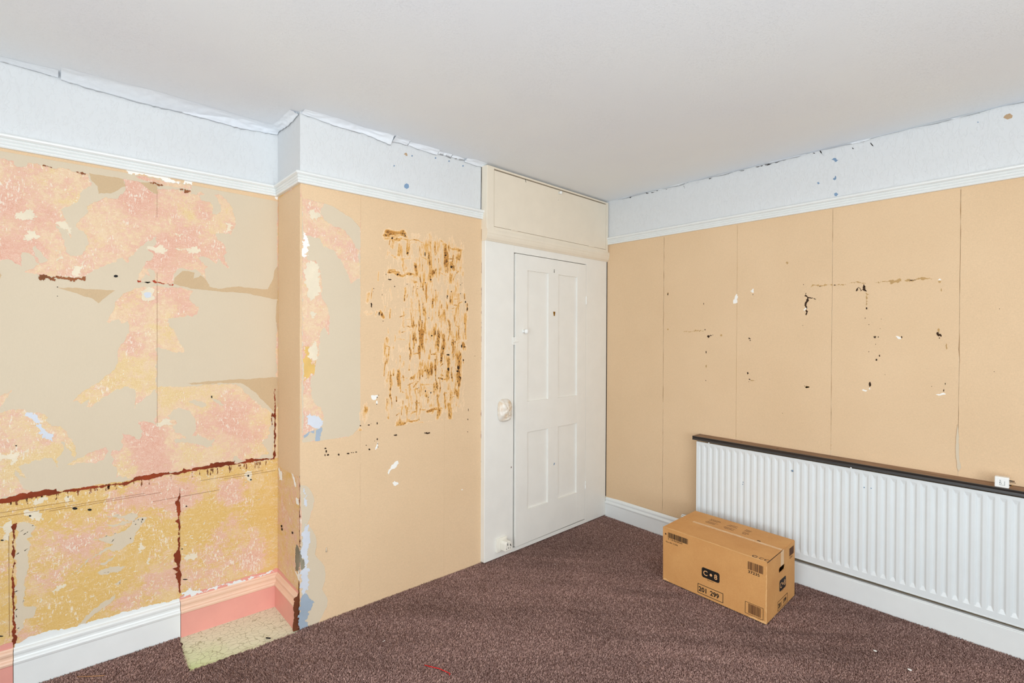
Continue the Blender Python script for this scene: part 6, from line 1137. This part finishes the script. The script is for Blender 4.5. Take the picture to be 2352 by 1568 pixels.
# tape along the joint, crossed at its ends
tp = sheet('tape', BT, [jag(rect(.08, SV-.012, .588, SV+.010), .03, .01, 5)], .0003, TAPE, bxo, .0036)
sheet('tape', BS, [jag(rect(.192, .226, .238, .303), .02, .01, 6)], .0003, TAPE, bxo, .0003)
rnd = random.Random(12); tk = []
for i in range(26):
    u = .03+i*.0213+rnd.uniform(-.006, .006); w = rnd.uniform(.0012, .0026); d_ = rnd.uniform(.006, .015)
    tk.append([(u, SV-d_), (u+w, SV-d_), (u+w+.002, SV-.002), (u+.002, SV-.002)])
for i in range(12):
    u = .06+i*.044+rnd.uniform(-.01, .01); tk.append([(u, SV-.003), (u+rnd.uniform(.012, .03), SV-.003), (u+.028, SV-.0008), (u, SV-.0008)])
join_sheets('staple_wear', BT, tk, .0004, CARDE, tp, .0042, .03, .006, 'stuff')
# lighter worn folds
join_sheets('worn_fold', BT, [[(.0, .0), (.59, .0), (.588, .009), (.45, .0065), (.3, .010), (.18, .007), (.06, .012)]], .0003, CARDE, fa, .0036, .04, .006)
join_sheets('worn_fold', BF, [[(.592, .0), (.592, .29), (.588, .28), (.589, .2), (.587, .1), (.588, .02)]], .0003, CARDE, fp, .0002, .04, .006)
sheet('worn_corner', BF, [jag([(0, .0), (.035, .0), (.04, .006), (.012, .012)], .06, .006, 2)], .0006, CARDE, fp, .0003)
sheet('worn_corner', BF, [jag([(.50, 0), (.592, 0), (.592, .012), (.56, .006), (.53, .010)], .06, .006, 3)], .0006, CARDE, fp, .0003)
# prints
def barcode(name, pl, par, u0, v0, u1, v1, seed, ink=INK, n=26):
    r_ = random.Random(seed); L = []; u = u0
    wt = [(r_.choice((1, 1, 1.5, 2, 3)), r_.choice((1, 1, 1.4))) for _ in range(n)]; k = (u1-u0)/sum(a+b for a, b in wt)
    for a, b in wt: L.append(rect(u, v0, u+a*k, v1)); u += (a+b)*k
    return join_sheets(name, pl, L, .0002, ink, par, .0006)
def frame(name, pl, par, u0, v0, u1, v1, w, ink=INK): return sheet(name, pl, [rect(u0, v0, u1, v1), rect(u0+w, v0+w, u1-w, v1-w)], .0002, ink, par, .0006)
def badge(pl, par, u0, v0, u1, v1, r, ts):
    L = []
    for cx, cz, a0 in ((u1-r, v1-r, 0), (u0+r, v1-r, 90), (u0+r, v0+r, 180), (u1-r, v0+r, 270)):
        for k in range(6): a = math.radians(a0+k*18); L.append((cx+r*math.cos(a), cz+r*math.sin(a)))
    b = sheet('badge', pl, [L], .0002, INK, par, .0006)
    text('lettering', 'C', pl, u0+(u1-u0)*.08, v0+(v1-v0)*.25, ts*1.1, PRNT, b, .0011, 1.0, bold=.0006)
    text('lettering', '8', pl, u0+(u1-u0)*.70, v0+(v1-v0)*.25, ts*1.1, PRNT, b, .0011, 1.0, bold=.0006)
    cu_, cv_ = u0+(u1-u0)*.525, v0+(v1-v0)*.5; q = (u1-u0)*.07
    sheet('dot', pl, [[(cu_+q*math.cos(t_), cv_+q*math.sin(t_)) for t_ in np.linspace(0, 6.283, 15)[:-1]]], .0003, PRNT, b, .0008)
badge(BF, fp, .246, .107, .348, .160, .011, .034)
text('lettering', 'Expressive', BF, .279, .0985, .0085, INK, fp, .0008)
frame('print_frame', BF, fp, .2222, .0125, .369, .063, .0028)
text('lettering', '201', BF, .2282, .0255, .0345, INK, fp, .0008, .99, bold=.0009)
text('lettering', '299', BF, .2950, .0255, .0345, INK, fp, .0008, .99, bold=.0009)
barcode('barcode', BF, fp, .0345, .252, .1625, .282, 4)
text('lettering', '0 1 8-96/58349', BF, .034, .2405, .0135, INK, fp, .0008, 1.12)
text('lettering', 'Elect. 006 - 012006', BF, .020, .2225, .0105, INK, fp, .0008, .95)
sheet('dot', BF, [[(.0185+.0055*math.cos(t_), .268+.005*math.sin(t_)) for t_ in np.linspace(0, 6.283, 11)[:-1]]], .0002, INKB, fp, .0006)
barcode('barcode', BF, fp, .498, .2385, .575, .278, 7, INKB, 16)
text('lettering', '37235', BF, .4985, .2205, .0195, INK, fp, .0008, 1.22, bold=.0003)
frame('print_frame', BF, fp, .486, .0135, .577, .0725, .0018)
barcode('barcode', BF, fp, .5032, .0205, .5672, .0675, 9, INKB, 15)
badge(BS, sp, .176, .098, .270, .156, .010, .036)
text('lettering', 'Expressive', BS, .205, .092, .0075, INK, sp, .0008)
frame('print_frame', BS, sp, .152, .0075, .298, .0545, .0022)
text('lettering', '201', BS, .160, .0185, .033, INK, sp, .0008, 1.02, bold=.0009)
text('lettering', '199', BS, .229, .0185, .033, INK, sp, .0008, 1.02, bold=.0009)
barcode('barcode', BS, sp, .323, .240, .394, .281, 12, INKB, 16)
text('lettering', '12345', BS, .325, .224, .016, INKB, sp, .0008, 1.2)
q = [(.524+.0135*math.cos(t_), .0235+.0135*math.sin(t_)) for t_ in np.linspace(.5, 6.0, 20)]; q2 = [(.524+.0085*math.cos(t_), .0235+.0085*math.sin(t_)) for t_ in np.linspace(6.0, .5, 20)]
sheet('recycling_mark', BT, [q+q2], .0002, INK, fa, .0038)
def ce_arc(u, v, r, w):
    a = [(u+r*math.cos(t_), v+r*math.sin(t_)) for t_ in np.linspace(1.1, 5.2, 16)]; b = [(u+(r-w)*math.cos(t_), v+(r-w)*math.sin(t_)) for t_ in np.linspace(5.2, 1.1, 16)]
    return a+b
join_sheets('ce_mark', BT, [ce_arc(.560, .0235, .0135, .003), ce_arc(.584, .0235, .0135, .003), rect(.571, .0222, .580, .0250)], .0002, INK, fa, .0038)
for bu, bv, rows, wd in ((.130, .345, 7, .085), (.243, .345, 7, .07), (.347, .345, 7, .045)):
    L = []; r_ = random.Random(int(bu*1000))
    for k in range(rows):
        if k == 3: continue
        a = bu+r_.uniform(0, .012); e = bu+wd*r_.uniform(.7, 1.0); y = bv-k*.0125
        while a < e:
            w = r_.uniform(.003, .011); L.append(rect(a, y, min(a+w, e), y+.0042)); a += w+.002
    join_sheets('small_print', BT, L, .0002, INKB, fb_, .0038)
sheet('grip_slot', BT, [[(.452, .236), (.470, .236), (.473, .241), (.468, .245), (.455, .244)]], .0003, BLACK, fb_, .0038)

# ------------------------------------------------------------------ carpet
outl = [(XL, YB), (3.160, YB), (3.160, .16), (3.169, 1.08), (3.196, 1.70), (3.199, 1.76), (3.231, 2.50)]
cfr = lambda u: P(u, 0, -.025)
outl += [cfr(1.262)[:2], cfr(-.002)[:2], (1.970, 2.489), (.868, 2.489), (.845, 2.4785), (.62, 2.479), (.4152, 2.487), (.4244, 2.757), (.432, 2.797), (XL, 2.797)]
cp = sheet('carpet', lambda u, v, h: (u, v, h), [clean(jag(outl, .17, .012, 5), .001)], .0045, CARPB, None, .0005)
setp(cp, None, 'worn dark brown carpet with a frayed edge, cut back to bare vinyl in the alcove', 'carpet')
# cut pile: short tufts over everything the camera side of the room shows
poly = np.array(outl)
def inside(x, y):
    c = np.zeros(len(x), bool); n = len(poly)
    for i in range(n):
        x0, y0 = poly[i]; x1, y1 = poly[(i+1) % n]
        k = ((y0 > y) != (y1 > y)); xi = (x1-x0)*(y-y0)/(y1-y0+1e-12)+x0
        c ^= k & (x < xi)
    return c
rs_ = np.random.RandomState(2); sp_ = .0056
gx, gy = np.meshgrid(np.arange(-.35, 3.25, sp_), np.arange(.1, 2.82, sp_*.9), indexing='ij')
gx[:, ::2] += sp_/2
x = (gx+rs_.uniform(-1, 1, gx.shape)*sp_*.38).ravel(); y = (gy+rs_.uniform(-1, 1, gy.shape)*sp_*.38).ravel()
d = x*F_.x+y*F_.y; r_ = x*R_.x+y*R_.y
k = inside(x, y) & (d > .9) & (np.abs(r_)/np.maximum(d, .01) < 1.14) & (d < 4.6) & (1.41/np.maximum(d, .01) < .78)
x, y = x[k], y[k]; N = len(x)
big = noise2((200, 200), (16, 14), 3); sw = noise2((300, 300), (60, 9), 6)
ix = ((x+.4)/3.8*199).clip(0, 199).astype(int); iy = (y/2.9*199).clip(0, 199).astype(int)
# pile is brushed in swathes: the lean follows them, and their sheen is painted into the tint
ang = np.arctan2(-.75, .66); along = (x*np.cos(ang)+y*np.sin(ang)); across = (-x*np.sin(ang)+y*np.cos(ang))
jx = ((across+.2)/3.6*299).clip(0, 299).astype(int); jy = ((along+2.4)/5.2*299).clip(0, 299).astype(int)
brush = sw[jx, jy]
lean = (brush-.5)*.010
lx = -R_.x*0+np.cos(ang)*lean+rs_.normal(0, .0022, N); ly = np.sin(ang)*lean+rs_.normal(0, .0022, N)
hgt = .0065*rs_.uniform(.75, 1.2, N); rad_ = sp_*rs_.uniform(.50, .68, N); a0 = rs_.uniform(0, 6.28, N)
V = np.zeros((N, 4, 3)); 
for j in range(3):
    V[:, j, 0] = x+rad_*np.cos(a0+j*2.094); V[:, j, 1] = y+rad_*np.sin(a0+j*2.094); V[:, j, 2] = .0048
V[:, 3, 0] = x+lx; V[:, 3, 1] = y+ly; V[:, 3, 2] = .0048+hgt
me = bpy.data.meshes.new('carpet_pile'); me.vertices.add(N*4); me.vertices.foreach_set('co', V.reshape(-1))
b = np.arange(N)[:, None]*4; tri = np.concatenate([b+[0, 1, 3], b+[1, 2, 3], b+[2, 0, 3]], 1).reshape(-1)
me.loops.add(len(tri)); me.loops.foreach_set('vertex_index', tri.astype(np.int32)); me.polygons.add(N*3)
me.polygons.foreach_set('loop_start', np.arange(N*3, dtype=np.int32)*3); me.polygons.foreach_set('loop_total', np.full(N*3, 3, np.int32)); me.update(calc_edges=True)
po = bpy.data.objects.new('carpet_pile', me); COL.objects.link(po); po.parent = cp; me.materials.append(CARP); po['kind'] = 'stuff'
me.transform(Matrix.Translation(-wloc(cp)))
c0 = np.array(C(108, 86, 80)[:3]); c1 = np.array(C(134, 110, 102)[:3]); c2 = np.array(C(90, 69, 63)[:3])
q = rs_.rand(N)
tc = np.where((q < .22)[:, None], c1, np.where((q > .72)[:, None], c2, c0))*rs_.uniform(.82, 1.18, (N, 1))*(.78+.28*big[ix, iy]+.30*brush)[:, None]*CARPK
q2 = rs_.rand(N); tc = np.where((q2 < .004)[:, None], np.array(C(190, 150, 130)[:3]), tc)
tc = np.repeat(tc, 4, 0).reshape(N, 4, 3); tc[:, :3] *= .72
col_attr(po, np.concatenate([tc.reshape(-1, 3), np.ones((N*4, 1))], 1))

# ------------------------------------------------------------------ bits on the floor
ZT = .0122
th = tube('thread', [(*p, ZT) for p in D['fl'][1]], .0017, REDTH, None, 6); setp(th, None, 'short red thread lying on the brown carpet', 'thread')
sp2 = tube('wood_splinter', [(*p, ZT) for p in D['fl'][2]], .0014, STRAW, None, 6); setp(sp2, None, 'thin straw-coloured splinter on the carpet by the white baseboard', 'splinter')
(nx0, ny0), (nx1, ny1) = D['fl'][4]
na = tube('nail', [(nx0, ny0+.004, .0035), (nx1+.008, ny1-.004, .012)], .0028, BLACK, None, 8); setp(na, None, 'black nail on the crackled green vinyl at the carpet edge', 'nail')
ht = D['fl'][3]
LBL = {0: 'larger white paint flake on the carpet in front of the radiator, nearer the box', 1: 'larger white paint flake on the carpet, the one nearest the camera',
       2: 'tiny white crumb on the carpet close under the baseboard below the radiator', 4: 'tiny white crumb alone on the carpet in front of the cupboard door',
       5: 'tiny white crumb, one of a close pair on the carpet before the tan chimney wall', 6: 'tiny white crumb, one of a close pair on the carpet before the tan chimney wall',
       8: 'tiny white crumb on the carpet in the corner between cupboard and baseboard', 9: 'tiny white crumb on the carpet beside the baseboard left of the radiator',
       10: 'tiny white crumb on the carpet halfway between the box and the corner', 11: 'tiny white crumb on the carpet right beside the box'}
for i, (u, v_) in enumerate(ht):
    if i not in LBL: continue
    r_ = random.Random(i); s = (.008, .009, .004, .003, .003, .003, .003, .003, .003, .003, .003, .003)[i]
    vv = [(u+s*r_.uniform(.6, 1.1)*math.cos(t_)*(.5 if i < 2 else .8), v_+s*r_.uniform(.6, 1.1)*math.sin(t_), ZT+h) for h in (0, s*.45) for t_ in np.linspace(0, 6.283, 7)[:-1]]
    o = fix(obj('paint_flake', vv, [tuple(range(6)), tuple(range(6, 12))]+[(k, (k+1) % 6, 6+(k+1) % 6, 6+k) for k in range(6)], WHITE, None))
    setp(o, None, LBL[i], 'paint flake', 'paint crumbs on the carpet')
